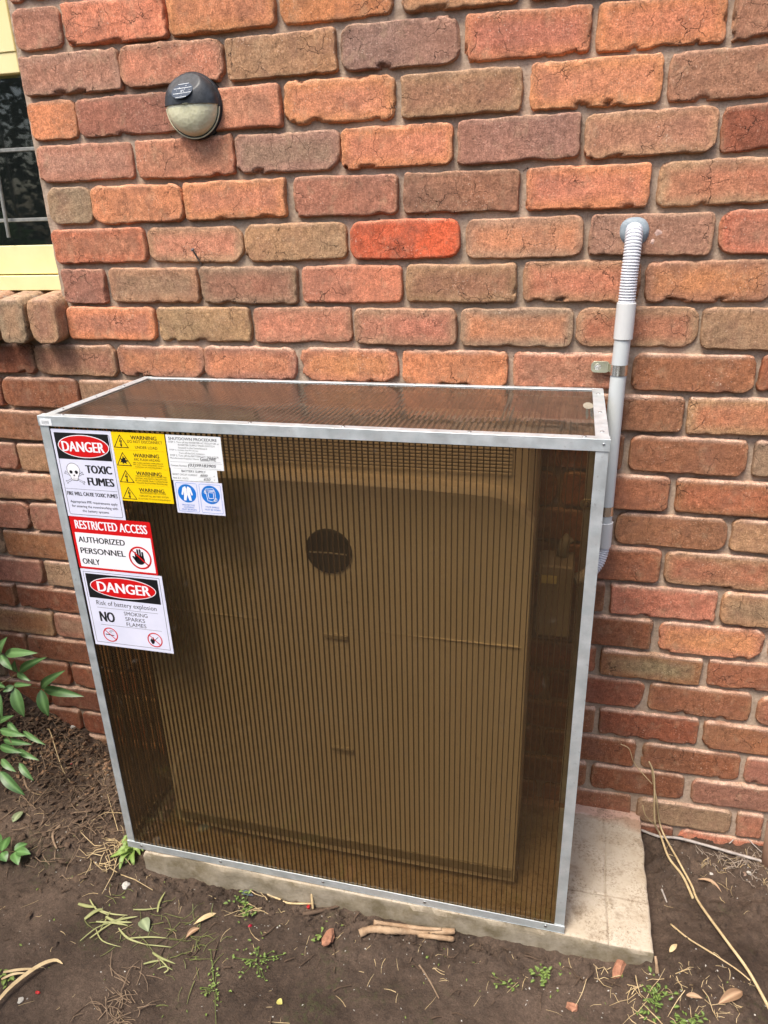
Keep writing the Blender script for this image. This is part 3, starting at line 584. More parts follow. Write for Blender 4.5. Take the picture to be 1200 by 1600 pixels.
M_SHEET = sheet_material('bronze_polycarbonate', TINT, .045, .012, (22, .0006, (1, 1, .25)), haze=.035)
M_SHEETTOP = sheet_material('bronze_polycarbonate_weathered', (.60, .52, .42), .025, .11, (7, .0012, (1, 1.6, 1), 29.8, .00022))
M_RIB = mat('bronze_rib', (.040,.022,.009), .25, 0, .6)
PT = .006; PF = EYF+T_+.0004
def panel(name, lo, hi, m_, label=None):
    m = MB(EO); m.box(lo, hi); return m.build(name, m_, enc, label=label)
fp = panel('front_panel', (EX0+.003, PF, EZ0+.003), (EX1-.003, PF+PT, EZ1-.003), M_SHEET, 'bronze fluted front panel')
m = MB(EO); x = EX0+.0125
while x < EX1-.006:
    w_ = random.Random(int(x*9999)).uniform(-.00025, .00025)
    m.box((x-.0009+w_, PF+.0006, EZ0+.004), (x+.0009+w_, PF+PT-.0006, EZ1-.004)); x += .01055
m.build('fluting', M_RIB, fp, kind='stuff')
tp = panel('top_panel', (EX0+.003, EYF+.010, EZ1-T_-.0004-PT), (EX1-.003, EYB-.002, EZ1-T_-.0004), M_SHEETTOP, 'bronze fluted top panel mirroring the bricks')
m = MB(EO); x = EX0+.0125
while x < EX1-.006:
    m.box((x-.0010, EYF+.0115, EZ1-T_-PT+.0002), (x+.0010, EYB-.004, EZ1-T_-.0012)); x += .01055
m.build('fluting', M_RIB, tp, kind='stuff')
for s, xx in ((1, EX0), (-1, EX1)):
    xa, xb = sorted((xx+s*(T_+.0004), xx+s*(T_+PT)))
    sp_ = panel('side_panel', (xa, EYF+.010, EZ0+.006), (xb, EYB-.003, EZ1-.010), M_SHEET)
    m = MB(EO); y = EYF+.02
    while y < EYB-.01:
        m.box((xa+.0006, y-.0006, EZ0+.008), (xb-.0006, y+.0006, EZ1-.011)); y += .01055
    m.build('fluting', M_RIB, sp_, kind='stuff')
# ------------------------------------------------------------------ battery cabinet seen through the panel
M_CAB = speckled('off_white_enamel', (.80,.77,.70), (.85,.82,.76), 6, .38, .03); M_BLACK = mat('black_plastic', (.012,.014,.013), .45)
M_GREY = mat('grey_plastic', (.30,.30,.28), .5)
BO = (.70, -.20, -1.72)
bat = thing('battery_cabinet', 'wide pale battery unit with a round black badge, seen dimly through the bronze front panel', 'battery', BO)
m = MB(BO); m.box((.300, -.262, -1.760), (1.128, -.030, -.722)); m.build('housing', M_CAB, bat, bevel=.012)
# bowed front cover with an arched upper edge
m = MB(BO); n_ = 40; pts = []
def arch(x):
    t = (x-.72)/.405; return -.800-.012*abs(t)**2-.055*max(0, abs(t)-.82)**2/.18**2*.9
xsx = [.285+(.845)*i/n_ for i in range(n_+1)]
for j, (yy, dz) in enumerate(((-.262, 0), (-.290, 0), (-.299, -.009))):
    pts += [(x, yy-.006*math.cos((x-.724)/.405*1.3) if j else yy, arch(x)+dz) for x in xsx]
fs = []
for j in range(2): fs += [(j*(n_+1)+i, (j+1)*(n_+1)+i, (j+1)*(n_+1)+i+1, j*(n_+1)+i+1) for i in range(n_)]
k0 = 2*(n_+1); nb = len(pts)
pts += [(x, pts[k0+i][1], -1.752) for i, x in enumerate(xsx)]
pts += [(x, -.262, -1.760) for i, x in enumerate(xsx)]
fs += [(k0+i, nb+i, nb+i+1, k0+i+1) for i in range(n_)]+[(nb+i, nb+n_+1+i, nb+n_+2+i, nb+i+1) for i in range(n_)]
for e_ in (0, n_): fs += [(e_, n_+1+e_, 2*(n_+1)+e_, nb+e_, nb+n_+1+e_)]
m.add(pts, fs); cov = m.build('front_cover', M_CAB, bat, smooth=False)
bm = bmesh.new(); bm.from_mesh(cov.data); bmesh.ops.recalc_face_normals(bm, faces=bm.faces); bm.to_mesh(cov.data); bm.free()
for i in range(9):
    z = -.728-.0068*i
    m = MB(BO); m.box((.345, -.2665, z-.0042), (1.085, -.2610, z)); m.build('vent_slat', M_CAB, bat, bevel=.0008)
m = MB(BO); m.box((.352, -.2632, -.787), (1.078, -.2622, -.724)); m.build('vent_shadow_gap', M_GREY, bat)
def ydisc(mb, cx, cz, r0, y, r1=0, n=40):
    vs = []; 
    for k in range(n):
        a = 2*math.pi*k/n; vs.append((cx+r0*math.cos(a), y, cz+r0*math.sin(a)))
    if r1:
        for k in range(n):
            a = 2*math.pi*k/n; vs.append((cx+r1*math.cos(a), y, cz+r1*math.sin(a)))
        mb.add(vs, [(k, (k+1) % n, n+(k+1) % n, n+k) for k in range(n)])
    else: mb.add(vs, [tuple(range(n))])
m = MB(BO); m.tube([(.735, -.290, -.952), (.735, -.3085, -.952), (.735, -.310, -.952)], [.048, .048, .045], 48); bd = m.build('round_badge', M_BLACK, bat)
m = MB(BO); m.tube([(.696, -.3112, -.955), (.735, -.3125, -.953), (.774, -.3112, -.955)], .0016, 6); m.build('badge_line', M_GREY, bd)
for z in (-1.147, -1.44):
    m = MB(BO); m.box((.715, -.3105, z-.006), (.765, -.2950, z+.004)); m.build('recessed_latch', mat('latch_grey', (.46,.44,.40), .6), bat, bevel=.001)
for z in (-1.128,):
    m = MB(BO); m.box((.330, -.3053, z-.0005), (1.118, -.2980, z+.0005)); m.build('seam', mat('seam', (.72,.69,.62), .6), bat)
m = MB(BO); m.box((.31, -.258, -1.7785), (1.115, -.04, -1.7625)); m.build('shade_base', mat('shade_base_dark', (.035,.033,.03), .7), bat)  # dark base painted in for the shade beneath the cabinet
m = MB(BO); m.box((.300, -.3080, -1.735), (1.122, -.296, -1.712)); m.build('cover_shade_strip', mat('cover_shade_strip', (.34,.32,.27), .6), bat)  # darker strip stands in for the shading along the cover's lower edge
# wiring beside the cabinet
wr = thing('isolator_box', 'small box with a pale yellow strip inside the enclosure at its right', 'isolator', (1.175, -.12, -1.05))
WO = (1.175, -.12, -1.05)
m = MB(WO); m.box((1.140, -.150, -1.19), (1.212, -.070, -1.02)); m.build('case', mat('isolator_grey', (.33,.31,.27), .5), wr, bevel=.004)
m = MB(WO); m.box((1.146, -.1535, -1.060), (1.178, -.1505, -1.042)); m.build('yellow_strip', mat('pale_yellow', (.85,.80,.42), .5), wr, bevel=.0005)
m = MB(WO); m.tube([(1.185, -.10, -1.02), (1.19, -.09, -.99), (1.20, -.085, -.98)], .012, 12); m.build('gland', M_GREY, wr, smooth=True)
# ------------------------------------------------------------------ flat print helpers (all in the x-z plane, thickness towards -y)
class Print:
    """a sign: board plus printed layers, each layer a mesh part; coordinates in millimetres on the panel"""
    def __init__(s, name, label, cat, x0, z0, x1, z1, m_, group=None, r=1.2, y0=None):
        s.y0 = (PF-.0002) if y0 is None else y0
        s.o = Vector(((x0+x1)/2000, s.y0, (z0+z1)/2000))
        s.root = thing(name, label, cat, s.o, group)
        m = MB(s.o); p = s.rr(x0, z0, x1, z1, r); n = len(p)
        m.add([(x/1000, s.y0, z/1000) for x, z in p]+[(x/1000, s.y0-.0005, z/1000) for x, z in p],
              [tuple(range(n))[::-1], tuple(range(n, 2*n))]+[(i, (i+1) % n, n+(i+1) % n, n+i) for i in range(n)])
        s.board = m.build('backing', m_, s.root)
        s.L = {}; s.y = s.y0-.0005
    @staticmethod
    def rr(x0, z0, x1, z1, r):
        x0, x1 = sorted((x0, x1)); z0, z1 = sorted((z0, z1)); out = []
        for cx, cz, a0 in ((x1-r, z1-r, 0), (x0+r, z1-r, 90), (x0+r, z0+r, 180), (x1-r, z0+r, 270)):
            for k in range(6):
                a = math.radians(a0+k*18); out.append((cx+r*math.cos(a), cz+r*math.sin(a)))
        return out
    def lay(s, key, m_, lev):
        if key not in s.L: s.L[key] = (MB(s.o), m_, lev)
        mb, _, lev = s.L[key]; return mb, s.y-.00012*lev
    def poly(s, key, m_, lev, p):
        mb, y = s.lay(key, m_, lev); mb.add([(x/1000, y, z/1000) for x, z in p], [tuple(range(len(p)))])
    def rect(s, key, m_, lev, x0, z0, x1, z1, r=.01): s.poly(key, m_, lev, s.rr(x0, z0, x1, z1, r))
    def ell(s, key, m_, lev, cx, cz, rx, rz, n=44): s.poly(key, m_, lev, [(cx+rx*math.cos(2*math.pi*k/n), cz+rz*math.sin(2*math.pi*k/n)) for k in range(n)])
    def ering(s, key, m_, lev, cx, cz, rx, rz, w, n=44):
        mb, y = s.lay(key, m_, lev); vs = []
        for k in range(n):
            a = 2*math.pi*k/n; c_, s_ = math.cos(a), math.sin(a)
            vs += [((cx+rx*c_)/1000, y, (cz+rz*s_)/1000), ((cx+(rx-w)*c_)/1000, y, (cz+(rz-w)*s_)/1000)]
        mb.add(vs, [(2*k, 2*((k+1) % n), 2*((k+1) % n)+1, 2*k+1) for k in range(n)])
    def stroke(s, key, m_, lev, pts, w, closed=False):
        mb, y = s.lay(key, m_, lev); P_ = pts+[pts[0]] if closed else pts
        for (x0, z0), (x1, z1) in zip(P_[:-1], P_[1:]):
            l = math.hypot(x1-x0, z1-z0) or 1; ex, ez = (x1-x0)/l*w*.5, (z1-z0)/l*w*.5
            x0_, z0_, x1_, z1_ = x0-ex, z0-ez, x1+ex, z1+ez; nx_, nz_ = -ez, ex
            mb.add([(x/1000, y, z/1000) for x, z in ((x0_-nx_, z0_-nz_), (x1_-nx_, z1_-nz_), (x1_+nx_, z1_+nz_), (x0_+nx_, z0_+nz_))], [(0, 1, 2, 3)])
    def frame(s, key, m_, lev, x0, z0, x1, z1, w, r=2):
        a = s.rr(x0, z0, x1, z1, r); b = s.rr(x0+w, z0+w, x1-w, z1-w, max(.05, r-w)) if z1 > z0 else s.rr(x0+w, z1+w, x1-w, z0-w, max(.05, r-w))
        mb, y = s.lay(key, m_, lev); n = len(a)
        mb.add([(x/1000, y, z/1000) for x, z in a+b], [(i, (i+1) % n, n+(i+1) % n, n+i) for i in range(n)])
    def text(s, key, m_, lev, t, x0, z0, x1, z1, bold=0.0, shear=0.0):
        """letters fitted into the box (x0, z0 bottom) - (x1, z1 top)"""
        V, F = text_mesh(t, 0.0, shear)
        xa, xb, za, zb = min(v[0] for v in V), max(v[0] for v in V), min(v[1] for v in V), max(v[1] for v in V)
        mb, y = s.lay(key, m_, lev)
        b = bold*1.9*(z1-z0); x0 += b; x1 -= b
        for i, sh in enumerate((0,) if not bold else (-b, -b/3, b/3, b)):
            mb.add([((sh+x0+(v[0]-xa)/(xb-xa)*(x1-x0))/1000, y-.000012*i, (z0+(v[1]-za)/(zb-za)*(z1-z0))/1000) for v in V], F)
    def done(s):
        for k, (mb, m_, lev) in s.L.items(): mb.build(k, m_, s.root)
_tc = {}
def text_mesh(t, bold, shear):
    if (t, bold, shear) in _tc: return _tc[(t, bold, shear)]
    c = bpy.data.curves.new('lettering', 'FONT'); c.body = t; c.size = 1; c.offset = bold; c.shear = shear; c.resolution_u = 3; c.fill_mode = 'FRONT'
    if bold: c.space_character = 1.0+bold*1.6
    o = bpy.data.objects.new('lettering', c); COL.objects.link(o)
    dg = bpy.context.evaluated_depsgraph_get(); me = o.evaluated_get(dg).to_mesh()
    V = [tuple(v.co) for v in me.vertices]; F = [tuple(p.vertices)[::-1] for p in me.polygons]
    o.evaluated_get(dg).to_mesh_clear(); bpy.data.objects.remove(o); bpy.data.curves.remove(c)
    _tc[(t, bold, shear)] = (V, F); return V, F
WHITE = speckled('white_vinyl', (.66,.68,.82), (.76,.77,.90), 14, .35, .06); INK = mat('black_ink', (.010,.010,.012), .4); RED = mat('red_ink', (.62,.008,.010), .35)
YEL = mat('yellow_vinyl', (.90,.62,.006), .35); BLUE = mat('blue_ink', (.010,.17,.60), .35); GINK = mat('grey_ink', (.025,.025,.03), .5); WPRT = mat('white_print', (.86,.86,.90), .35); PAPER = mat('paper_white', (.80,.83,.84), .5)
# --- toxic fumes
p = Print('danger_sign', 'white skull sign reading DANGER TOXIC FUMES in the top left corner of the panel', 'sign', 209.5, -884, 341.5, -702, WHITE, r=1)
p.rect('black_header', INK, 1, 215, -762, 334, -708.5, 1.5); p.frame('border', INK, 2, 215, -879.5, 336.5, -708.5, .8, 4)
p.ell('white_rim', WPRT, 2, 276, -735, 56.5, 23.2); p.ell('red_oval', RED, 3, 276, -735, 54.8, 21.6)
p.text('heading', WPRT, 4, 'DANGER', 228, -746, 322, -725.5, .025)
p.text('lettering', INK, 1, 'TOXIC', 271.5, -789, 329.5, -772.5, .035); p.text('lettering', INK, 1, 'FUMES', 270.5, -814.5, 330, -798, .035)
p.stroke('lettering', INK, 1, [(217, -824), (333, -824)], .5)
p.text('lettering', INK, 1, 'FIRE WILL CAUSE TOXIC FUMES', 218, -838, 332, -830, .022)
p.text('lettering', INK, 1, 'Appropriate PPE requirements apply', 222, -855.5, 329, -848.5, .006); p.text('lettering', INK, 1, 'for entering the room/working with', 223.5, -865, 328, -858, .006)
p.text('lettering', INK, 1, 'the battery systems', 246, -874.5, 306, -867.5, .006)
def bone(q, ax, az, bx, bz):
    l = math.hypot(bx-ax, bz-az); ux, uz = (bx-ax)/l, (bz-az)/l; nx_, nz_ = -uz, ux
    pts = [(ax+nx_*1.5, az+nz_*1.5), (bx+nx_*1.5, bz+nz_*1.5), (bx+nx_*3.2+ux*.5, bz+nz_*3.2+uz*.5), (bx+nx_*2.8+ux*3, bz+nz_*2.8+uz*3), (bx+ux*1.6, bz+uz*1.6), (bx-nx_*2.8+ux*3, bz-nz_*2.8+uz*3),
           (bx-nx_*3.2+ux*.5, bz-nz_*3.2+uz*.5), (bx-nx_*1.5, bz-nz_*1.5), (ax-nx_*1.5, az-nz_*1.5), (ax-nx_*3.2-ux*.5, az-nz_*3.2-uz*.5), (ax-nx_*2.8-ux*3, az-nz_*2.8-uz*3), (ax-ux*1.6, az-uz*1.6), (ax+nx_*2.8-ux*3, az+nz_*2.8-uz*3), (ax+nx_*3.2-ux*.5, az+nz_*3.2-uz*.5)]
    q.stroke('skull_drawing', INK, 1, pts, .7, True)
bone(p, 225, -791, 261, -809.5); bone(p, 261, -791, 225, -809.5)
sk = [(243+14.5*math.cos(a), -784+14*math.sin(a)) for a in [math.radians(d) for d in range(-35, 216, 12)]]
sk += [(232.5, -795), (234.5, -797.5), (235.5, -804), (239, -806), (247, -806), (250.5, -804), (251.5, -797.5), (253.5, -795)]
p.poly('skull', WPRT, 2, [(243+(x-243)*1.02, z) for x, z in sk]); p.stroke('skull_outline', INK, 3, sk, .8, True)
p.ell('eye_socket', INK, 4, 237, -788.5, 3.6, 3.6, 16); p.ell('eye_socket', INK, 4, 249, -788.5, 3.6, 3.6, 16)
p.poly('eye_socket', INK, 4, [(243, -792), (240.8, -797), (245.2, -797)])
for x in (239, 242, 245, 248): p.stroke('skull_outline', INK, 3, [(x, -800.5), (x, -805)], .5)
p.done()
# --- restricted access
p = Print('restricted_access_sign', 'red and white sign reading RESTRICTED ACCESS AUTHORIZED PERSONNEL ONLY with a barred hand', 'sign', 210.5, -1001.5, 394.5, -884.5, RED, r=3)
p.rect('white_field', WPRT, 1, 216.5, -997, 390, -919.5, 1)
p.text('heading', WPRT, 1, 'RESTRICTED ACCESS', 221, -911, 385.5, -892, .02)
p.text('lettering', INK, 2, 'AUTHORIZED', 222, -941, 330, -928, .02); p.text('lettering', INK, 2, 'PERSONNEL', 222, -966, 326.5, -953, .02); p.text('lettering', INK, 2, 'ONLY', 222, -990.5, 263, -977.5, .02)
for i, (dx, dz, ln) in enumerate(((-9, 2, 12), (-3.6, 5, 15), (1.8, 5.5, 15), (7, 3, 12))):
    p.rect('palm_symbol', INK, 2, 359+dx-2.1, -968, 359+dx+2.1, -966+dz+ln, 2)
p.ell('palm_symbol', INK, 2.02, 358.3, -970, 11.3, 10.5, 24); p.poly('palm_symbol', INK, 2.04, [(349, -976), (341.5, -963.5), (343.8, -961.2), (346.5, -963), (352, -970)])
p.ering('prohibition_ring', RED, 3, 359.5, -965, 25.5, 25.5, 3.6); p.stroke('prohibition_ring', RED, 3.1, [(343, -949), (376.5, -981.5)], 3)
p.done()
# --- battery explosion
p = Print('danger_sign', 'white sign reading DANGER Risk of battery explosion NO SMOKING SPARKS FLAMES', 'sign', 212, -1186.5, 401.5, -1002.5, WHITE, r=1)
p.frame('border', INK, 1, 217, -1179, 395, -1008, .8, 1)
p.rect('black_header', INK, 1, 221.5, -1069.5, 390, -1012.5, .3); p.ell('white_rim', WPRT, 2, 305.5, -1040.5, 77.5, 24.5); p.ell('red_oval', RED, 3, 305.5, -1040.5, 75.8, 22.8)
p.text('heading', WPRT, 4, 'DANGER', 245, -1052.5, 370, -1029, .025)
p.text('lettering', INK, 1, 'Risk of battery explosion', 235, -1089, 377.5, -1075); p.stroke('lettering', INK, 1, [(235, -1092), (379, -1092)], .6)
p.text('lettering', INK, 1, 'NO', 236.5, -1126, 273, -1101.5, .026); p.text('lettering', INK, 1, 'SMOKING', 297.5, -1105, 353, -1096); p.text('lettering', INK, 1, 'SPARKS', 298.5, -1118, 345, -1109); p.text('lettering', INK, 1, 'FLAMES', 299, -1131, 346, -1122)
p.stroke('lettering', INK, 1, [(236, -1134), (381, -1134)], .6)
p.stroke('cigarette_symbol', INK, 1, [(244, -1157.5), (262, -1159)], 2.2)
for dx in (0, 3): p.stroke('cigarette_symbol', INK, 1, [(256+dx, -1154), (253+dx, -1150), (257+dx, -1147), (262+dx, -1148.5)], .6)
p.poly('match_symbol', INK, 1, [(353, -1168), (350, -1160), (354, -1153), (355, -1158), (358, -1150), (361, -1158), (360, -1164), (357, -1168)]); p.stroke('match_symbol', INK, 1, [(359, -1160), (370, -1150)], 1.2)
for cx in (254.5, 361.5):
    k = 'no_smoking_ring' if cx < 300 else 'no_flames_ring'; p.ering(k, RED, 3, cx, -1157.5, 17.6, 17.6, 2.4); p.stroke(k, RED, 3.1, [(cx-11, -1147.5), (cx+11, -1168)], 2)
p.done()
# --- four yellow warnings
W4 = [('yellow warning sticker reading DO NOT DISCONNECT UNDER LOAD, topmost of the four', -702.5, -737, [('DO NOT DISCONNECT', 374, -722.5, 448, -717), ('UNDER LOAD', 389, -733.5, 436, -728)]),
      ('yellow warning sticker reading ARC FLASH HAZARD, second of the four', -737.4, -773.0, [('ARC FLASH HAZARD', 382, -757.5, 438, -752.5), ('ARC FLASH HAZARD APPROPRIATE', 379, -763, 443, -760.3), ('PPE AND TOOLS REQUIRED WHEN', 379, -767.3, 443, -764.6), ('WORKING ON THIS EQUIPMENT', 382, -771.6, 440, -768.9)]),
      ('yellow warning sticker with four lines about multiple mode inverters, third of the four', -773.4, -807.0, [('MULTIPLE MODE INV CONNECTED', 380, -790, 446, -787), ('NEUTRAL AND EARTH CIRCUITS MAY', 378, -794.6, 447, -791.6), ('BE LIVE UNDER FAULT CONDITIONS', 378, -799.2, 447, -796.2), ('FOLLOW SHUTDOWN PROCEDURE', 380, -803.8, 446, -800.8)]),
      ('yellow warning sticker reading MULTIPLE BATTERY SYSTEMS, lowest of the four', -807.4, -841.5, [('MULTIPLE BATTERY SYSTEMS', 384, -824.5, 440, -821), ('TURN OFF ALL BATTERY SYSTEM', 381, -830.8, 444, -827.3), ('ISOLATORS TO ISOLATE EQUIPMENT', 378, -837.1, 448, -833.6)])]
for i, (lb, zt, zb, lines) in enumerate(W4):
    p = Print('warning_sticker', lb, 'sticker', 342 if i else 341.8, zb, 454, zt, YEL, 'yellow electrical warning stickers', r=.4)
    cx, cz = 359.5, zt-19
    tri = [(cx, zt-5.5), (cx-15, zb+4.5), (cx+15, zb+4.5)]
    p.stroke('triangle', INK, 1, tri, 1.5, True)
    bz = zt-13; B_ = lambda pts: [(cx+a*1.25, bz+b) for a, b in pts]
    if i == 1:
        p.poly('arc_flash_symbol', INK, 1, B_([(0, 2), (1.2, -3), (4.5, -1.5), (3, -6), (8, -9), (4, -11), (5, -15), (0, -12.5), (-2, -16), (-3, -11), (-6.5, -13), (-4, -8), (-6, -4), (-2, -5)]))
    else:
        p.poly('lightning_symbol', INK, 1, B_([(.2, 2), (-2.8, -6.2), (.2, -5.2), (-1, -11.5), (-2.6, -11), (.8, -16.5), (2.2, -10.2), (.8, -11), (2.6, -2.6), (-.3, -3.6), (1.6, 1.6)]))
    p.text('lettering', INK, 1, 'WARNING', 382, zt-13.2, 437, zt-5.6, .022)
    for t, x0, z0, x1, z1 in lines: p.text('lettering', INK, 1, t, x0, z0, x1, z1, .004)
    p.done()
# --- shutdown procedure and battery supply
p = Print('shutdown_sticker', 'white SHUTDOWN PROCEDURE sticker with a handwritten phone number, right of the yellow warnings', 'sticker', 456.5, -768, 568, -703, PAPER, r=.3)
p.text('lettering', GINK, 1, 'SHUTDOWN PROCEDURE', 462, -712.5, 560, -707.2, .012)
for i, (t, x0, x1) in enumerate((('STEP 1. Turn off the INVERTER AC ISOLATOR or', 461, 564), ('INVERTER SUPPLY MAIN SWITCH', 480, 554), ('located in the Switchboard', 480, 538), ('STEP 2. Isolate the PV Array', 461, 520), ('Turn off the D/C Isolators', 480, 532), ('STEP 3. Turn off the BATTERY DC ISOLATOR', 461, 560))):
    z = -718.2-5.2*i; p.text('lettering', GINK, 1, t, x0, z, x1, z+3.4)
p.text('lettering', GINK, 1, 'Manufacturer/Supplier Name', 460, -750, 519, -746.4); p.text('handwriting', INK, 1, 'GooDWE', 522, -750.5, 555, -743.5, .015, .25); p.stroke('lettering', GINK, 1, [(521, -752), (562, -752)], .3)
p.text('lettering', GINK, 1, 'Contact Number', 459, -764, 493, -760.5); p.text('handwriting', INK, 1, '(03)99183905', 495, -764.8, 553, -757, .012, .3); p.stroke('lettering', GINK, 1, [(495, -766), (562, -766)], .3); p.stroke('lettering', GINK, 1, [(459, -755), (565, -755)], .3)
p.done()
p = Print('supply_sticker', 'small white BATTERY SUPPLY sticker with handwritten values, above the blue symbols', 'sticker', 457.5, -792, 553, -768.4, PAPER, r=.3)
p.text('lettering', GINK, 1, 'BATTERY SUPPLY', 480, -774.8, 530, -770.4, .01); p.text('lettering', GINK, 1, 'SHORT CIRCUIT CURRENT', 460, -781.6, 512, -778.2); p.text('lettering', GINK, 1, 'MAX D.C. VOLTS', 460, -789, 492, -785.6)
p.text('handwriting', INK, 1, '6000', 518, -781.8, 533, -777, .01, .3); p.text('handwriting', INK, 1, '650', 524, -789.4, 538, -784.2, .01, .3); p.text('lettering', GINK, 1, 'A', 545, -781.4, 547.4, -778.4); p.text('lettering', GINK, 1, 'V', 545, -788.8, 547.4, -785.8)
p.stroke('lettering', GINK, 1, [(514, -783), (542, -783)], .3); p.stroke('lettering', GINK, 1, [(514, -790.5), (542, -790.5)], .3)
p.done()
p = Print('safety_sticker', 'white sticker with two blue discs, protective clothing and face shield, under the battery supply sticker', 'sticker', 459.5, -858.5, 560, -793, WHITE, r=.5)
for x0, x1 in ((463, 507.5), (512, 556.5)): p.frame('border', BLUE, 1, x0, -855, x1, -796.5, .6, 3)
p.ell('blue_disc', BLUE, 1, 485.2, -817.5, 19, 18.6); p.ell('blue_disc', BLUE, 1, 534.2, -817.5, 19, 18.6)
cx = 485.2
p.poly('clothing_symbol', WPRT, 2, [(cx-4, -803.5), (cx+4, -803.5), (cx+8.5, -806.5), (cx+12, -820), (cx+9, -821.5), (cx+6, -813), (cx+6.4, -818), (cx+8.2, -832), (cx+3.2, -832), (cx, -819.5), (cx-3.2, -832), (cx-8.2, -832), (cx-6.4, -818), (cx-6, -813), (cx-9, -821.5), (cx-12, -820), (cx-8.5, -806.5)])
p.poly('collar', BLUE, 3, [(cx-2, -803.4), (cx+2, -803.4), (cx, -808.5)]); p.stroke('collar', BLUE, 3, [(cx, -806), (cx, -819)], .5)
cx = 534.2
for q in ([(cx-9, -806), (cx+6, -804.5), (cx+9, -808), (cx-9, -810)], [(cx-9.5, -810), (cx+9.5, -810), (cx+9.5, -827), (cx+4, -831.5), (cx-7, -829.5)], [(cx-5, -813), (cx+6, -813), (cx+6, -824), (cx-4, -825)], [(cx+4, -831), (cx+12, -829), (cx+12, -825), (cx+9.5, -823)], [(cx-11, -808), (cx-13, -814), (cx-10, -816)]): p.stroke('face_shield_symbol', WPRT, 2, q, 1.1, True)
for t, x0, x1, z in (('PROTECTIVE', 472, 498, -843), ('CLOTHING', 474.5, 496, -847.6), ('MUST BE WORN', 470, 501, -852.2), ('FACE SHIELD', 521, 549, -844), ('MUST BE WORN', 518.5, 550.5, -849.5)): p.text('lettering', BLUE, 1, t, x0, z, x1, z+3.2, .006)
p.done()
# --- small maker's labels
p = Print('maker_label', 'small torn white label on the top left corner of the aluminium frame', 'label', 192, -695, 218, -682, PAPER, r=.5, y0=F0-.0001)
for z in (-686.5, -689, -691.5): p.stroke('scuffed_print', GINK, 1, [(196, z), (203, z-.3), (212, z+.1)], .7)
p.done()
ov = MB((1.204, -.13, EZ1)); pts = [(1.2130+.0095*math.cos(2*math.pi*k/28), -.150+.026*math.sin(2*math.pi*k/28), EZ1-T_-.0001) for k in range(28)]
ov.add(pts+[(a, b, c-.0002) for a, b, c in pts], [tuple(range(28))]+[(i, (i+1) % 28, 28+(i+1) % 28, 28+i) for i in range(28)])
OL = ov.build('oval_label', speckled('silver_label', (.22,.20,.15), (.40,.37,.29), 130, .5, .1)); OL.location = (1.204, -.13, EZ1)
tag(OL, 'oval silvery label stuck on the top panel by its right edge', 'label')
# ------------------------------------------------------------------ solar wall light
LX, LZ, LR, LD = .3965, -.121, .0600, .034
LO = (LX, 0, LZ)
lamp = thing('solar_wall_light', 'round solar wall light with black top and dimpled yellowish lens, fixed to the bricks', 'wall light', LO)
M_LAMPB = speckled('matt_black_plastic', (.018,.021,.024), (.05,.056,.062), 120, .42, .15); 
M_LENS = mat('dimpled_lens', (.60,.56,.27), .25, 0, .8); M_LENS.node_tree.nodes['Principled BSDF'].inputs['Transmission Weight'].default_value = .15
g = N(M_LENS); vv = g.n('ShaderNodeTexVoronoi', feature='F1'); vv.inputs['Scale'].default_value = 150; g.l(g.P(), vv.inputs[0])
g.out(g.mix(.5, g.ramp(vv.outputs['Distance'], .0, .6, (.70,.68,.40,1), (.86,.84,.60,1)), (.80,.78,.52)), normal=g.bump(vv.outputs['Distance'], .45, .0011))
m = MB(LO); m.tube([(LX, .012, LZ), (LX, -.010, LZ), (LX, -.0125, LZ)], [LR, LR, LR-.0015], 64); m.build('back_plate', M_LAMPB, lamp)
m = MB(LO); m.tube([(LX+(LR-.001)*math.cos(math.radians(a)), -.0128, LZ+(LR-.001)*math.sin(math.radians(a))) for a in range(182, 359, 6)], .0013, 6); m.build('lens_rim', mat('lens_rim', (.62,.60,.42), .3), lamp)
m = MB(LO); m.tube([(LX, .010, LZ), (LX, -.006, LZ)], [LR+.0012, LR+.0012], 64); m.build('mount_ring', M_LAMPB, lamp)
def dome(name, a0, a1, m_, R, D, y0, flat=False, push=0):
    mb = MB(LO); nu, nv = 48, 18; vs = []
    for j in range(nv+1):
        ph = math.pi/2*j/nv
        for i in range(nu+1):
            a = math.radians(a0+(a1-a0)*i/nu)
            rr = R*math.cos(ph)**.8; y = y0-D*math.sin(ph)**.9
            x, z = rr*math.cos(a), rr*math.sin(a)
            if flat:   # sloping cut that carries the little solar panel
                nx_, ny_, nz_ = -.08, -.80, .595; d = x*nx_+(y-y0)*ny_+z*nz_-.0375
                if d > 0: x -= nx_*d; y -= ny_*d; z -= nz_*d
            vs.append((LX+x, y, LZ+z))
    fs = [(j*(nu+1)+i, j*(nu+1)+i+1, (j+1)*(nu+1)+i+1, (j+1)*(nu+1)+i) for j in range(nv) for i in range(nu)]
    mb.add(vs, fs); o = mb.build(name, m_, lamp, smooth=True)
    return o
hd = dome('housing', 0, 180, M_LAMPB, .0585, LD, -.0110, True)
dome('lens', 180, 360, M_LENS, .0555, LD-.002, -.0110)
m = MB(LO); m.tube([(LX-.0575, -.0150, LZ-.0003), (LX-.045, -.0335, LZ+.0002), (LX, -.0458, LZ+.0008), (LX+.045, -.0335, LZ+.0002), (LX+.0575, -.0150, LZ-.0003)], .0009, 6); m.build('seam_edge', mat('pale_edge', (.5,.48,.32), .4), lamp)
nrm = Vector((-.08, -.80, .595)).normalized(); cen = Vector((LX-.002, -.0110, LZ))+nrm*.0379
ux = Vector((1, 0, 0)); ux = (ux-nrm*ux.dot(nrm)).normalized(); uz = nrm.cross(ux); uz = uz if uz.z > 0 else -uz
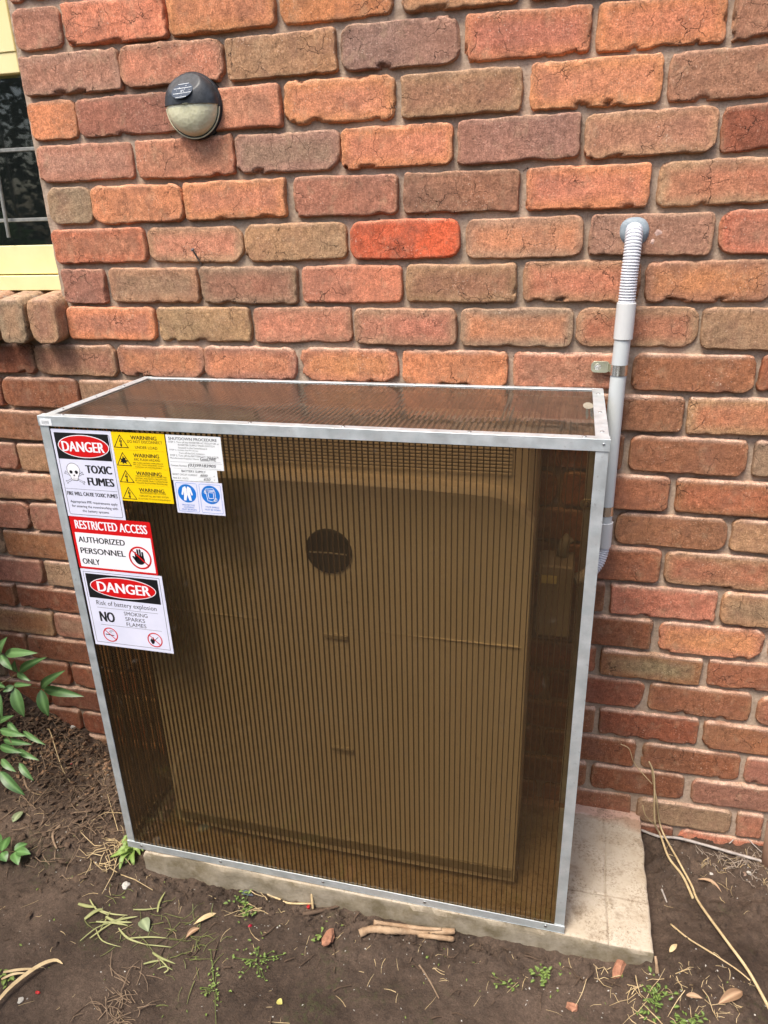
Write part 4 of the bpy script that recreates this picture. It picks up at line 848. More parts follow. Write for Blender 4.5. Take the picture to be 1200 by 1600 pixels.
m = MB(LO); m.add([cen+uz*.0015+ux*(.0240*math.cos(2*math.pi*k/40))+uz*(.0185*math.sin(2*math.pi*k/40)) for k in range(40)], [tuple(range(40))])
M_SOLAR = mat('solar_cell', (.03,.045,.065), .2, 0, .7); sp_ = m.build('solar_panel', M_SOLAR, lamp)
m = MB(LO)
for q, (u0, u1) in ((-.006, (-.0195, .0215)), (.006, (-.020, .020)), (-.0155, (-.012, .012)), (.016, (-.012, .012))):
    c = cen+uz*(q+.0015)+nrm*.0002; m.add([c+ux*u0-uz*.0005, c+ux*u1-uz*.0005, c+ux*u1+uz*.0005, c+ux*u0+uz*.0005], [(0,1,2,3)])
rs = random.Random(5)
for i in range(16):
    a = rs.uniform(0, 6.3); r = rs.uniform(.002, .018); c = cen+uz*(.0015+r*math.sin(a)*.8)+ux*(r*math.cos(a))+nrm*.00025; l = rs.uniform(.001, .004); t = (ux*rs.uniform(-1,1)+uz*rs.uniform(-.4,1)).normalized(); s_ = t.cross(nrm)*.0004
    m.add([c-s_, c+t*l-s_, c+t*l+s_, c+s_], [(0,1,2,3)])
m.build('worn_cell_line', mat('worn_cell_line', (.62,.66,.68), .6), sp_)
# ------------------------------------------------------------------ conduit
CO = (1.271, -.03, -.39)
con = thing('conduit', 'light grey electrical conduit running down the wall from a sealed hole into the enclosure', 'conduit', CO)
M_PVC = speckled('grey_pvc', (.54,.58,.58), (.60,.63,.62), 12, .35, .05); M_PVCW = speckled('pale_grey_pvc', (.60,.61,.60), (.66,.67,.65), 14, .4, .05); M_PVCF = speckled('pale_flexible_pvc', (.60,.62,.66), (.68,.69,.72), 30, .42, .1)
def bez(pts, n=12):
    out = []
    P_ = [Vector(p) for p in pts]
    for i in range(len(P_)-1):
        p0 = P_[max(i-1, 0)]; p1 = P_[i]; p2 = P_[i+1]; p3 = P_[min(i+2, len(P_)-1)]
        for k in range(n):
            t = k/n; out.append(.5*((2*p1)+(-p0+p2)*t+(2*p0-5*p1+4*p2-p3)*t*t+(-p0+3*p1-3*p2+p3)*t**3))
    return out+[P_[-1]]
def corrugated(path, r, pitch, name):
    L = [0]
    for a, b in zip(path[:-1], path[1:]): L.append(L[-1]+(b-a).length)
    pts, rad = [], []; n = int(L[-1]/pitch*8); j = 0
    for i in range(n+1):
        s = L[-1]*i/n
        while j < len(L)-2 and L[j+1] < s: j += 1
        t = (s-L[j])/max(1e-9, L[j+1]-L[j]); pts.append(path[j].lerp(path[j+1], t))
        ph = (s/pitch) % 1; rad.append(r-(.0022 if ph > .72 else .0003*math.cos(ph/.72*6.28)))
    m = MB(CO); m.tube(pts, rad, 22); return m.build(name, M_PVCF, con, smooth=False)
corrugated(bez([(1.2745, .030, -.371), (1.2745, .004, -.3735), (1.2740, -.020, -.386), (1.2730, -.0315, -.420), (1.2718, -.033, -.460), (1.2715, -.033, -.512)]), .0158, .0052, 'corrugated_hose')
m = MB(CO); m.tube([(1.2716, -.033, -.505), (1.2716, -.033, -.506), (1.2712, -.033, -.573), (1.2712, -.033, -.574)], [.0165, .0180, .0180, .0172], 36); m.build('coupling', M_PVCW, con, smooth=False)
m = MB(CO); m.tube([(1.2712, -.033, -.560), (1.2700, -.033, -.60), (1.2690, -.033, -.66), (1.2690, -.033, -.8), (1.2690, -.033, -.98)], .0155, 36, caps=False); o = m.build('pipe', M_PVC, con, smooth=True)
m = MB(CO); m.tube([(1.2695, -.033, -.960), (1.2695, -.033, -.961), (1.2695, -.033, -1.017), (1.2695, -.033, -1.018)], [.0165, .0180, .0180, .0172], 36); m.build('coupling', M_PVCW, con)
corrugated(bez([(1.2695, -.033, -1.010), (1.2690, -.035, -1.030), (1.2600, -.045, -1.058), (1.2390, -.06, -1.080), (1.2150, -.07, -1.090)]), .0150, .0052, 'corrugated_hose')
m = MB(CO); rs = random.Random(8); n_ = 30
vs = [(1.274, -.0105, -.376)]
for ring, (r, y) in enumerate(((.017, -.0105), (.0235, -.0065), (.028, -.0005), (.030, .004))):
    for k in range(n_):
        a = 2*math.pi*k/n_; q = r*(1+.12*float(vnoise(math.cos(a)*1.6+3, math.sin(a)*1.6, ring*.3)))
        vs.append((1.2745+q*math.cos(a), y+.001*float(vnoise(a*2, ring, 3)), -.379+q*math.sin(a)*1.0))
fs = [(0, 1+k, 1+(k+1) % n_) for k in range(n_)]
for ring in range(3): fs += [(1+ring*n_+k, 1+(ring+1)*n_+k, 1+(ring+1)*n_+(k+1) % n_, 1+ring*n_+(k+1) % n_) for k in range(n_)]
m.add(vs, fs); m.build('sealant', speckled('grey_sealant', (.19,.235,.27), (.30,.35,.38), 45, .5, .5, .002), con, smooth=True)
m = MB((1.31, 0, -.39)); 
for (x, z, sx, sz) in ((1.318, -.380, .020, .016), (1.309, -.398, .010, .010)):
    n0 = 16; m.add([(x, -.0030, z)]+[(x+sx*math.cos(2*math.pi*k/n0)*(1+.4*rs.uniform(-1,1)), .0005, z+sz*math.sin(2*math.pi*k/n0)*(1+.4*rs.uniform(-1,1))) for k in range(n0)], [(0, 1+k, 1+(k+1) % n0) for k in range(n0)])
link('smear', m.build('smear', speckled('pink_filler', (.50,.33,.27), (.60,.42,.35), 40, .9, .6), None).data, None, con).location = Vector((1.31, 0, -.39))-Vector(CO)
bpy.data.objects.remove([o for o in bpy.data.objects if o.name.startswith('smear') and o.parent is None][0])
for o in bpy.data.objects:
    if o.name.startswith('smear'): o.name = 'smear'
def saddle(z, label, lugside):
    so = (1.269, -.02, z)
    r = thing('pipe_saddle', label, 'pipe clamp', so, 'zinc saddles holding the conduit')
    m = MB(so); n_ = 30; ri, ro = .0157, .0168; w_ = .0105; cx, cy = 1.269, -.033; vs = []
    for k in range(n_+1):
        a = math.radians(200-  220*k/n_) if False else math.radians(-190+200*k/n_)
        for rr_, zz in ((ri, -w_), (ro, -w_), (ro, w_), (ri, w_)): vs.append((cx+rr_*math.cos(a), cy+rr_*math.sin(a), z+zz))
    fs = [(4*k+q, 4*k+(q+1) % 4, 4*k+4+(q+1) % 4, 4*k+4+q) for k in range(n_) for q in range(4)]
    m.add(vs, fs); m.build('strap', M_ZINC, r, smooth=False)
    m = MB(so); pts = Print.rr(1.2165, z-.011, 1.2530, z+.011, .0085); n = len(pts)
    m.add([(x, -.0095, zz) for x, zz in pts]+[(x, -.0080, zz) for x, zz in pts], [tuple(range(n)), tuple(range(n, 2*n))[::-1]]+[(i, (i+1) % n, n+(i+1) % n, n+i) for i in range(n)])
    m.add([(1.2500, -.0095, z-.008), (1.2535, -.030, z-.008), (1.2535, -.030, z+.008), (1.2500, -.0095, z+.008), (1.2520, -.0085, z-.008), (1.2548, -.030, z-.008), (1.2548, -.030, z+.008), (1.2520, -.0085, z+.008)], [(0,1,2,3),(7,6,5,4),(0,4,5,1),(3,2,6,7)])
    m.build('lug', M_ZINC2, r, bevel=.0003)
    m = MB(so); m.tube([(1.2290, -.0095, z), (1.2290, -.0100, z), (1.2290, -.0112, z)], [.0070, .0070, .0066], 20); m.tube([(1.2290, -.0112, z), (1.2290, -.0160, z), (1.2290, -.0168, z)], [.0046, .0046, .0036], 6); m.build('screw', M_ZINC, r)
M_ZINC2 = mat('yellowish_zinc', (.66,.66,.50), .32, 1.0)
saddle(-.6335, 'zinc saddle whose lug is screwed to the brick, upper of the two on the conduit', -1)
saddle(-.9330, 'zinc saddle half hidden behind the right post, lower of the two on the conduit', -1)
# ------------------------------------------------------------------ nail in the joint
m = MB((.361, 0, -.40)); m.tube([(.3650, .010, -.428), (.3610, -.010, -.402), (.3600, -.014, -.396)], .0023, 8); m.tube([(.3600, -.014, -.396), (.3595, -.0155, -.3935)], .0042, 10)
NL = m.build('nail', mat('dull_steel', (.18,.19,.20), .45, .8), None); NL.location = (.361, 0, -.40)
tag(NL, 'short grey nail sticking out of the joint between two bricks left of centre', 'nail')
# ------------------------------------------------------------------ plants
M_NAND = leaf_material('nandina_leaf', (.060,.135,.040), (.115,.22,.075), .42); M_NSTEM = speckled('green_brown_stem', (.11,.075,.035), (.16,.13,.06), 60)
M_GRASS = leaf_material('fresh_grass', (.15,.25,.05), (.27,.38,.10), .5, .3); M_WILT = leaf_material('wilted_grass', (.17,.19,.06), (.30,.30,.12), .6, .2); M_GREYLEAF = leaf_material('grey_green_leaf', (.19,.23,.12), (.22,.26,.14), .6, .1)
M_WEED = leaf_material('weed_leaf', (.09,.15,.03), (.19,.26,.06), .6, .25); M_DRY = leaf_material('dry_leaf', (.24,.14,.075), (.38,.25,.15), .7, .1)
M_SEED = leaf_material('seedling_leaf', (.08,.18,.05), (.13,.26,.08), .35, .3)
M_STRAW = speckled('pale_straw', (.42,.30,.15), (.62,.49,.28), 50, .7, .4); M_TWIG = speckled('grey_brown_twig', (.16,.105,.065), (.30,.215,.14), 60, .85, .6)
M_DARKTWIG = speckled('dark_twig', (.06,.038,.024), (.13,.085,.055), 60, .9, .6); M_BARK = speckled('peeled_bark', (.27,.165,.09), (.50,.36,.23), 38, .85, .9, .003); M_CABLE = speckled('dusty_white_cable', (.28,.24,.21), (.50,.46,.42), 55, .6, .3)
def leaf_geo(mb_pts, a, b, width, up, droop=.0, n=8, fold=.18, shape=1.0, curl=0):
    a = Vector(a); b = Vector(b); d = b-a; L = d.length; d.normalize(); up = Vector(up); s = d.cross(up).normalized(); nn = s.cross(d).normalized()
    vs, fs, rib = [], [], []
    for i in range(n+1):
        t = i/n; w_ = width*.5*(math.sin(math.pi*min(1, t**(.78*shape)))**.85)*(1 if t < 1 else 0)
        c = a+d*(L*t)+nn*(L*(.10*math.sin(math.pi*t)-droop*t*t))+s*(curl*L*math.sin(math.pi*t))
        for j, q in enumerate((-1, -.5, 0, .5, 1)):
            e = w_*q; vs.append(c+s*e+nn*(abs(e)*fold*1.2+.0004*math.sin(t*26+j*2))); rib.append(1.0 if q == 0 else 0.0)
    for i in range(n):
        for j in range(4): fs.append((i*5+j, i*5+j+1, i*5+5+j+1, i*5+5+j))
    return vs, fs, rib
def leaf_obj(name, mt, parent, off, a, b, width, up=(0, -.6, .8), **kw):
    vs, fs, rib = leaf_geo(None, a, b, width, up, **kw); off = Vector(off)
    me = bpy.data.meshes.new(name); me.from_pydata([tuple(v-off) for v in vs], [], fs)
    at = me.attributes.new('rib', 'FLOAT', 'POINT'); at.data.foreach_set('value', rib); me.shade_smooth()
    return link(name, me, mt, parent)
def P3(u, v, y): return ray(u, v, 1, y)
NO = (-.62, -.20, ground_z(-.62, -.20))
nan = thing('nandina_shrub', 'green shrub with pointed leaflets reaching in from the left edge in front of the bricks', 'shrub', NO)
LEAVES = [((8,1021),(56,1020),13,-.20),((1,1021),(9,996),12,-.20),((1,1023),(19,1047),11,-.20),((31,1050),(70,1027),12,-.16),((28,1051),(22,1033),11,-.17),((27,1051),(47,1064),8,-.18),
 ((64,1075),(99,1048),12,-.14),((67,1075.5),(129,1088),13,-.13),((64,1077),(75,1120),16,-.17),((22,1070),(48,1070),7,-.19),((22,1072),(4,1081),9,-.20),((23,1074),(37,1121),17,-.20),((-3,1068),(8,1074),8,-.2),((0,1084),(3,1125),9,-.22),
 ((0,1205),(38,1243),13,-.34),((30,1192),(52,1220),9,-.30),((0,1140),(40,1150),10,-.26),((5,1155),(48,1163),9,-.26),((0,1165),(34,1176),10,-.28),((12,1128),(30,1146),8,-.25),((26,1170),(60,1188),8,-.27),((0,1128),(20,1118),8,-.24),((2,1186),(24,1206),9,-.30),((36,1142),(70,1164),7,-.24)]
for (a, b, w_, y) in LEAVES:
    A_ = P3(*a, y); B_ = P3(*b, y-.02); sc = (A_-cam.location).length/1127.33
    leaf_obj('leaf', M_NAND, nan, NO, A_, B_, w_*sc, up=(.25, -.75, .6), droop=.05, fold=.22)
def stem(pts, r0, r1, mt, parent, off, nm='stem', n=6):
    P_ = bez(pts, 5); m = MB(off); m.tube(P_, [r0+(r1-r0)*i/(len(P_)-1) for i in range(len(P_))], n); return m.build(nm, mt, parent, smooth=True)
root = Vector(NO)
for pts in ([root, root+Vector((.03,.0,.12)), P3(-30,1060,-.2), P3(0,1022,-.2)], [root, root+Vector((.06,.01,.1)), P3(-12,1072,-.19), P3(12,1062,-.18), P3(30,1050,-.17)], [root, P3(-40,1110,-.19), P3(0,1080,-.18), P3(22,1071,-.18), P3(64,1076,-.15)], [root, P3(-20,1160,-.26), P3(10,1150,-.27), P3(30,1190,-.3)], [root, P3(-30,1180,-.3), P3(-5,1200,-.34)]):
    stem(pts, .0028, .0008, M_NSTEM, nan, NO)
rs = random.Random(21)
for i in range(150):       # the rest of the bush, past the edge of the photograph
    bx = rs.uniform(-1.30, -.70); by = rs.uniform(-.62, -.06); bz = NO[2]+rs.uniform(.04, 1.05)*(1-.3*abs(bx+1.0))
    c = Vector((bx, by, bz)); dx = Vector((rs.uniform(-1,1), rs.uniform(-1,.4), rs.uniform(-.6,.5))).normalized()
    leaf_obj('leaf', M_NAND, nan, NO, c, c+dx*rs.uniform(.045,.085), rs.uniform(.015,.024), up=(rs.uniform(-.3,.3), -.5, .8), n=5)
mbf = MB(NO); SHADE_BUSH = (((-.94, -.44, -1.38), (.50, .42, .68)), ((-.34, -1.36, -1.40), (.46, .40, .62)), ((-.66, -.34, -.66), (.26, .26, .40)))  # unseen bush, enlarged with masses added to shade the lower-left wall and soil
for i in range(11500):
    e0, rd = SHADE_BUSH[0] if i < 4200 else SHADE_BUSH[1] if i < 9000 else SHADE_BUSH[2]; dv = Vector((rs.gauss(0,1), rs.gauss(0,1), rs.gauss(0,1))).normalized()*rs.random()**.4
    c = Vector((e0[0]+dv.x*rd[0], e0[1]+dv.y*rd[1], e0[2]+dv.z*rd[2])); d = Vector((rs.gauss(0,1), rs.gauss(0,1), rs.gauss(0,.6))).normalized(); s = d.orthogonal().normalized(); l = rs.uniform(.03, .06)
    mbf.add([c-d*l, c-s*l*.28, c+d*l, c+s*l*.28], [(0,1,2,3)])
mbf.build('shade_foliage', M_NAND, nan, kind='stuff')
for i in range(9):
    e = Vector((rs.uniform(-1.25,-.80), rs.uniform(-.5,-.1), NO[2]+rs.uniform(.5,1.0))); stem([root, root.lerp(e, .4)+Vector((-.05,0,.1)), e], .006, .002, M_NSTEM, nan, NO)
def seedling(label, items, center, mt, stemr=.0008):
    c = G(*center); r = thing('seedling', label, 'seedling', c)
    for (a, b, w_, h) in items:
        A_ = G(*a, up=h); B_ = G(*b, up=h*.8); sc = (A_-cam.location).length/1127.33
        leaf_obj('leaf', mt, r, c, A_, B_, w_*sc, up=(.1,-.2,.95), fold=.12, shape=.9)
    return r, c
sr, sc_ = seedling('young seedling with rounded glossy green leaves on the soil near the left edge', [((3,1331),(15,1307),13,.035),((-6,1322),(-1,1302),12,.035),((2,1332),(10,1346),13,.03),((-4,1334),(-8,1350),12,.03),((22,1329),(43,1318),12,.03),((25,1331),(50,1342),12,.028),((23,1331),(29,1353),13,.028)], (8,1345), M_SEED)
stem([sc_+Vector((-.03,0,-.003)), G(-4,1334,.03), G(3,1332,.033)], .0011, .0009, M_NSTEM, sr, sc_); stem([G(3,1332,.033), G(14,1331,.032), G(23,1330,.03)], .0009, .0007, M_NSTEM, sr, sc_)
def blades(label, cat, center, items, mt, name='blade', h=.012, thick=7, objname='grass_tuft', arc=.012):
    c = G(*center); r = thing(objname, label, cat, c)
    for pts in items:
        w_ = pts[-1] if not isinstance(pts[-1], tuple) else thick; pts = [q for q in pts if isinstance(q, tuple)]
        W_ = [G(q[0], q[1], up=(q[2] if len(q) > 2 else h)) for q in pts]; P_ = bez(W_, 4) if len(W_) > 2 else bez([W_[0], W_[0].lerp(W_[1], .5)+Vector((0,0,arc)), W_[1]], 4)
        sc = (P_[0]-cam.location).length/1127.33; vs, fs = [], []; n = len(P_)
        for i, p_ in enumerate(P_):
            t = i/(n-1); d = (P_[min(i+1, n-1)]-P_[max(i-1, 0)]); s = d.cross(Vector((0,-.4,.9))); s = s.normalized() if s.length > 1e-8 else Vector((1,0,0))
            ww = w_*sc*(.5 if mt is not M_WILT else .24)*(math.sin(math.pi*(.18+.80*t))**.7); vs += [p_-s*ww, p_+Vector((0,0,-ww*.3)), p_+s*ww]
        for i in range(n-1): fs += [(3*i, 3*i+1, 3*i+4, 3*i+3), (3*i+1, 3*i+2, 3*i+5, 3*i+4)]
        me = bpy.data.meshes.new(name); me.from_pydata([tuple(v-c) for v in vs], [], fs); me.shade_smooth()
        at = me.attributes.new('rib', 'FLOAT', 'POINT'); at.data.foreach_set('value', [0.0, .6, 0.0]*n)
        link(name, me, mt, r)
    return r
blades('bright green tuft of grass at the lower left corner of the aluminium box', 'grass', (205,1328),
  [((207,1325),(195,1322,.03),(178,1338,.006),6),((207,1326),(188,1332,.03),(172,1339,.004),6),((208,1326),(192,1338,.02),(187,1358,.004),7),((208,1328),(206,1338,.02),(209,1351,.003),7),((207,1324),(197,1326,.03),(190,1346,.006),6),((206,1326),(196,1316,.035),(193,1330,.02),6),((207,1325),(215,1318,.02),(224,1330,.004),5),((205,1322),(198,1306,.03),(190,1318,.02),5),((206,1328),(200,1340,.012),(196,1349,.003),6),((204,1325),(192,1326,.022),(184,1330,.01),5),((206,1325),(214,1326,.02),(219,1336,.003),5)], M_GRASS)
blades('limp yellowish green pulled weed lying on the soil, left of centre', 'weed', (200,1440),
  [((122,1412),(137,1416),(150,1417),8),((132,1436),(148,1424),(161,1420),10),((150,1420),(175,1428),(200,1430),4),((140,1466),(165,1448),(196,1430),4),((160,1445),(190,1436),(215,1432),6),((150,1440),(178,1442),(200,1446),5),((185,1450),(200,1466),(228,1476),5),((200,1466),(235,1464),(262,1466),4),((125,1470),(150,1450),(175,1440),3),((150,1452),(160,1470),(190,1480),3),((208,1421),(228,1421),(252,1418),4),((246,1425),(249,1410),(258,1392),6),((165,1432),(182,1440),(206,1441),7),((228,1476),(250,1478),(268,1480),3),((140,1405),(150,1420),(170,1430),4),((172,1424),(165,1437),(152,1462),3),((238,1488),(250,1496),(274,1506),6),((224,1506),(240,1502),(256,1500),5),((256,1520),(262,1512),(240,1490),4),((246,1514),(258,1510),(270,1516),3)], M_WILT, objname='wilted_weed', h=.007)
blades('bleached stalk curving over the soil at the bottom left corner', 'stalk', (40,1530), [((-30,1600),(10,1548,.02),(55,1512,.02),(84,1500,.012),(98,1506,.006),5),((5,1519),(30,1515,.012),(60,1513,.01),3),((2,1530),(20,1522),(40,1520),3)], M_STRAW, objname='dry_stalk')
def weed(label, center, n, spread, seed, mt=M_WEED, sz=6.5, h=.010):
    c = G(*center); r = thing('weed_patch', label, 'weed', c); rs = random.Random(seed); mb = MB(c); st = MB(c); ribs = []
    for i in range(n):
        u = center[0]+rs.gauss(0, spread[0]); v = center[1]+rs.gauss(0, spread[1]); p_ = G(u, v, up=rs.uniform(.003, h)); a = rs.uniform(0, 6.28); L = sz*rs.uniform(.6,1.3)/1127.33*1.75
        vs, fs, rb = leaf_geo(None, p_, p_+Vector((math.cos(a)*L, math.sin(a)*L, rs.uniform(-.2,.4)*L)), L*.62, (0,0,1), n=4); mb.add(vs, fs); ribs += rb
        if i % 3 == 0: st.tube([p_, G(center[0]+(u-center[0])*.3, center[1]+(v-center[1])*.3, up=.003)], .0006, 4, caps=False)
    o = mb.build('foliage', mt, r, smooth=True, kind='stuff'); at = o.data.attributes.new('rib', 'FLOAT', 'POINT'); at.data.foreach_set('value', ribs)
    st.build('stems', M_WEED if mt is M_WEED else mt, r, kind='stuff'); return r
weed('small green clover patch on the soil just below the slab edge, left of the bark', (382,1412), 34, (9,13), 1)
weed('pale mossy weed patch on the soil below the middle of the box', (402,1500), 60, (17,13), 2, sz=4.5)
weed('small green weed on the soil below the right part of the slab', (850,1525), 30, (13,9), 3)
weed('light green weed patch at the bottom edge, right of centre', (1020,1560), 46, (13,16), 4)
weed('leafy green sprig at the bottom edge, rightmost of the weeds', (1070,1593), 30, (14,6), 5)
weed('tiny green sprout beside the brick chip', (500,1464), 10, (5,4), 6)
weed('sparse green sprout under the brick coloured pebble by the slab corner', (795,1540), 16, (12,6), 7, sz=5)
weed('thin green weed beside the bottom left border', (8,1520), 14, (6,8), 8, sz=9)
weed('mossy weed trailing down at the bottom, left of centre', (335,1545), 40, (9,26), 9, sz=4.5)
# fallen leaves
def fallen(name, label, a, b, w_, mt, h=.004, **kw):
    A_ = G(*a, up=h); B_ = G(*b, up=h*.7); sc = (A_-cam.location).length/1127.33
    o = leaf_obj(name, mt, None, A_, A_, B_, w_*sc, up=(.05,-.1,1), **kw); o.location = A_; tag(o, label, 'leaf'); return o
fallen('fallen_leaf', 'greyish green fallen leaf on the soil below the shrub', (20,1285), (37,1267), 11, M_GREYLEAF)
fallen('fallen_leaf', 'grey green rounded leaf lying beside the pulled weed', (222,1436), (232,1456), 15, M_GREYLEAF, shape=.8)
fallen('fallen_leaf', 'curled reddish dry leaf on the soil right of the pulled weed', (312,1450), (290,1466), 8, M_DRY, curl=.08)
fallen('fallen_leaf', 'crumpled brown leaf near the bottom right corner', (1160,1549), (1122,1568), 13, M_DRY, h=.008)
fallen('fallen_leaf', 'curved orange brown leaf on the soil right of the slab', (1089,1374), (1128,1396), 5, M_DRY, curl=-.18, h=.006)
fallen('fallen_leaf', 'pale tan leaf standing on edge below the slab corner', (1046,1488), (1058,1475), 6, M_STRAW, h=.008)
fallen('fallen_leaf', 'small bright yellow leaf near the bottom edge', (433,1563), (441,1569), 8, mat('yellow_leaf', (.42,.38,.10), .6))
fallen('fallen_leaf', 'dark grey leaf against the slab edge', (377,1394), (396,1400), 7, mat('dark_leaf', (.07,.08,.10), .6))
fallen('fallen_leaf', 'narrow tan leaf pointing to the red berry, left of centre', (338,1427), (302,1445), 7, M_STRAW)
fallen('fallen_leaf', 'tan bark flake on the soil near the bottom right', (1072,1554), (1098,1560), 7, M_DRY)
# sticks and bark that can be told apart
def stick(name, label, cat, pts, r, mt, h=None, n=7, flat=1.0, taper=.6):
    W_ = [G(q[0], q[1], up=(q[2] if len(q) > 2 else r)) for q in pts]; P_ = bez(W_, 6); c = W_[0]; m = MB(c); rs = random.Random(int(pts[0][0]))
    m.tube(P_, [r*(1+(taper-1)*i/(len(P_)-1))*rs.uniform(.88,1.12) for i in range(len(P_))], n)
    o = m.build(name, mt, None, smooth=True); o.location = c; tag(o, label, cat); return o
stick('bark_strip', 'thick peeled bark stick lying along the slab, longest of the bark pieces', 'bark', [(562,1459),(580,1452),(610,1454),(650,1456),(711,1455)], .0085, M_BARK, taper=.8)
stick('bark_strip', 'bark strip lying on the upper side of the thick bark stick', 'bark', [(584,1441,.014),(620,1446,.015),(660,1451,.014),(690,1452,.012)], .0055, M_BARK)
stick('bark_strip', 'short bark strip below the thick bark stick', 'bark', [(655,1461),(680,1464),(709,1468)], .0060, M_BARK, taper=.9)
stick('bark_strip', 'dark weathered wood splinter under the white stalk', 'wood', [(474,1428),(500,1424),(535,1414)], .0055, M_DARKTWIG)
stick('bark_strip', 'brown bark sliver against the slab, left of the thick bark stick', 'bark', [(495,1405),(530,1412),(590,1418)], .0050, M_TWIG)
stick('straw_stalk', 'pale straw stalk lying flat left of the bark', 'stalk', [(418,1397),(435,1404),(450,1411),(478,1412),(502,1412)], .0030, M_STRAW)
stick('straw_stalk', 'short pale stub leaning up against the slab edge', 'stalk', [(489,1420,.004),(487,1398,.03),(485,1382,.05)], .0032, M_STRAW)
stick('twig', 'bare twig lying alone on the soil below the bark', 'twig', [(655,1508),(670,1530),(686,1560)], .0024, M_TWIG)
stick('twig', 'curved brown twig on the soil left of the box', 'twig', [(94,1290),(83,1302),(84,1315),(89,1326)], .0042, M_TWIG)
stick('twig', 'long thin grey twig running down from the mulch at the left', 'twig', [(70,1124),(78,1142,.02),(88,1172,.01),(97,1198,.012),(112,1225,.008),(122,1238)], .0018, M_STRAW)
stick('twig', 'grey twig stub under the shrub leaves at the left edge', 'twig', [(36,1212),(42,1230),(54,1240)], .0034, M_TWIG)
stick('twig', 'thin straight twig slanting on the soil at lower left', 'twig', [(50,1348),(68,1330),(82,1315)], .0018, M_TWIG)
stick('twig', 'pale broken twig end below the slab right corner', 'twig', [(954,1496),(970,1499),(986,1502)], .0040, M_BARK)
stick('dry_seed_head', 'upright reddish dry stem stub below the slab right corner', 'stem', [(1027,1520,.002),(1026,1505,.025),(1024,1494,.035)], .0040, M_BARK)
stick('twig', 'thin whitish twig crossing the soil at lower right', 'twig', [(1048,1444),(1075,1466),(1110,1488),(1150,1514),(1172,1532)], .0022, M_STRAW)
stick('straw_stalk', 'short white straw piece on the soil right of the slab', 'stalk', [(1034,1390),(1038,1400),(1042,1410)], .0026, M_CABLE)
# long reed leaning on the wall
for lab, cat, pts in (('long straw coloured reed leaning on the bricks and crossing the soil at right', 'reed', [ray(1018,1197,1,-.02), ray(1021,1222,1,-.022), ray(1026,1252,1,-.024), G(1033,1296,.03), G(1060,1345,.022), G(1080,1384,.02), G(1092,1410,.018), G(1133,1467,.014), G(1170,1518,.012), G(1206,1575,.01)]),
                      ('thinner forked reed beside the long one, ending short on the soil at right', 'reed', [ray(1014,1190,1,-.03), ray(1022,1215,1,-.03), ray(1023,1283,1,-.035), G(1032,1305,.022), G(1045,1340,.012), G(1066,1372,.006), G(1083,1404,.003)])):
    P_ = bez(pts, 6); c = P_[0]; m = MB(c); m.tube(P_, [.0018+.0016*i/len(P_) for i in range(len(P_))], 8); o = m.build('reed', M_STRAW, None, smooth=True); o.location = c; tag(o, lab, cat)
pts = [ray(970,1163,1,-.022), ray(983,1170,1,-.02), ray(990,1190,1,-.02), ray(1003,1207,1,-.022), ray(1019,1225,1,-.025)]
m = MB(pts[0]); m.tube(bez(pts, 6), .0011, 5); o = m.build('twig', M_STRAW, None, smooth=True); o.location = pts[0]; tag(o, 'hair thin curved twig on the bricks above the slab', 'twig')
pts = [ray(1004,1258,1,-.02), ray(1009,1275,1,-.02), G(1024,1290,.02)]
m = MB(pts[0]); m.tube(bez(pts, 6), .0014, 5); o = m.build('twig', M_STRAW, None, smooth=True); o.location = pts[0]; tag(o, 'short fine twig joining the reeds at the wall foot', 'twig')
stick('cable', 'dusty white cable lying along the foot of the wall at right', 'cable', [(1002,1297,.012),(1030,1307,.012),(1060,1315,.01),(1110,1325,.01),(1160,1337,.01),(1215,1352,.01)], .0036, M_CABLE, taper=1)
stick('straw_stalk', 'bent white straw at the foot of the wall by the right edge', 'stalk', [(1140,1315,.01),(1159,1304,.02),(1180,1322,.012),(1203,1344,.008)], .0014, M_CABLE)
# pebbles and chips
def chip(name, label, cat, u, v, size, mt, seed, up=.0, sq=(1, .8, .6), rot=0):
    c = G(u, v, up=size*.2+up); rs = random.Random(seed); me = bpy.data.meshes.new(name); bm = bmesh.new(); bmesh.ops.create_icosphere(bm, subdivisions=2, radius=1)
    for w_ in bm.verts:
        q = (1+.35*float(vnoise(w_.co.x*1.9+seed, w_.co.y*1.9, w_.co.z*1.9))+.14*float(vnoise(w_.co.x*5+seed, w_.co.y*5, w_.co.z*5)))/max(abs(w_.co.x), abs(w_.co.y), abs(w_.co.z))**(.0 if name == 'berry' else .55); w_.co = Vector((w_.co.x*sq[0], w_.co.y*sq[1], w_.co.z*sq[2]))*q*size
    bm.to_mesh(me); bm.free(); o = link(name, me, mt); o.location = c; o.rotation_euler = (rs.uniform(-.3,.3), rs.uniform(-.3,.3), rot); tag(o, label, cat); return o
M_CHIP = speckled('brick_chip', (.27,.12,.07), (.50,.25,.15), 60, .9, .8, .003); M_PEB = speckled('pale_pebble', (.33,.31,.26), (.55,.53,.48), 60, .8, .5); M_BERRY = mat('red_berry', (.38,.012,.012), .35)
chip('brick_chip', 'upright oblong terracotta chip on the soil below the slab', 'brick chip', 513, 1466, .0135, M_CHIP, 1, sq=(.8, 1.7, .6))
chip('brick_chip', 'round ended terracotta chip at the right corner of the slab', 'brick chip', 968, 1514, .0145, M_CHIP, 2, sq=(.8, 1.6, .6), rot=-.2)
chip('brick_chip', 'small square terracotta chip near the bottom edge', 'brick chip', 894, 1574, .011, M_CHIP, 3)
chip('brick_chip', 'small pinkish brick chip beside the left post of the box', 'brick chip', 166, 1194, .0085, speckled('pink_chip', (.45,.27,.17), (.6,.4,.28), 60), 4)
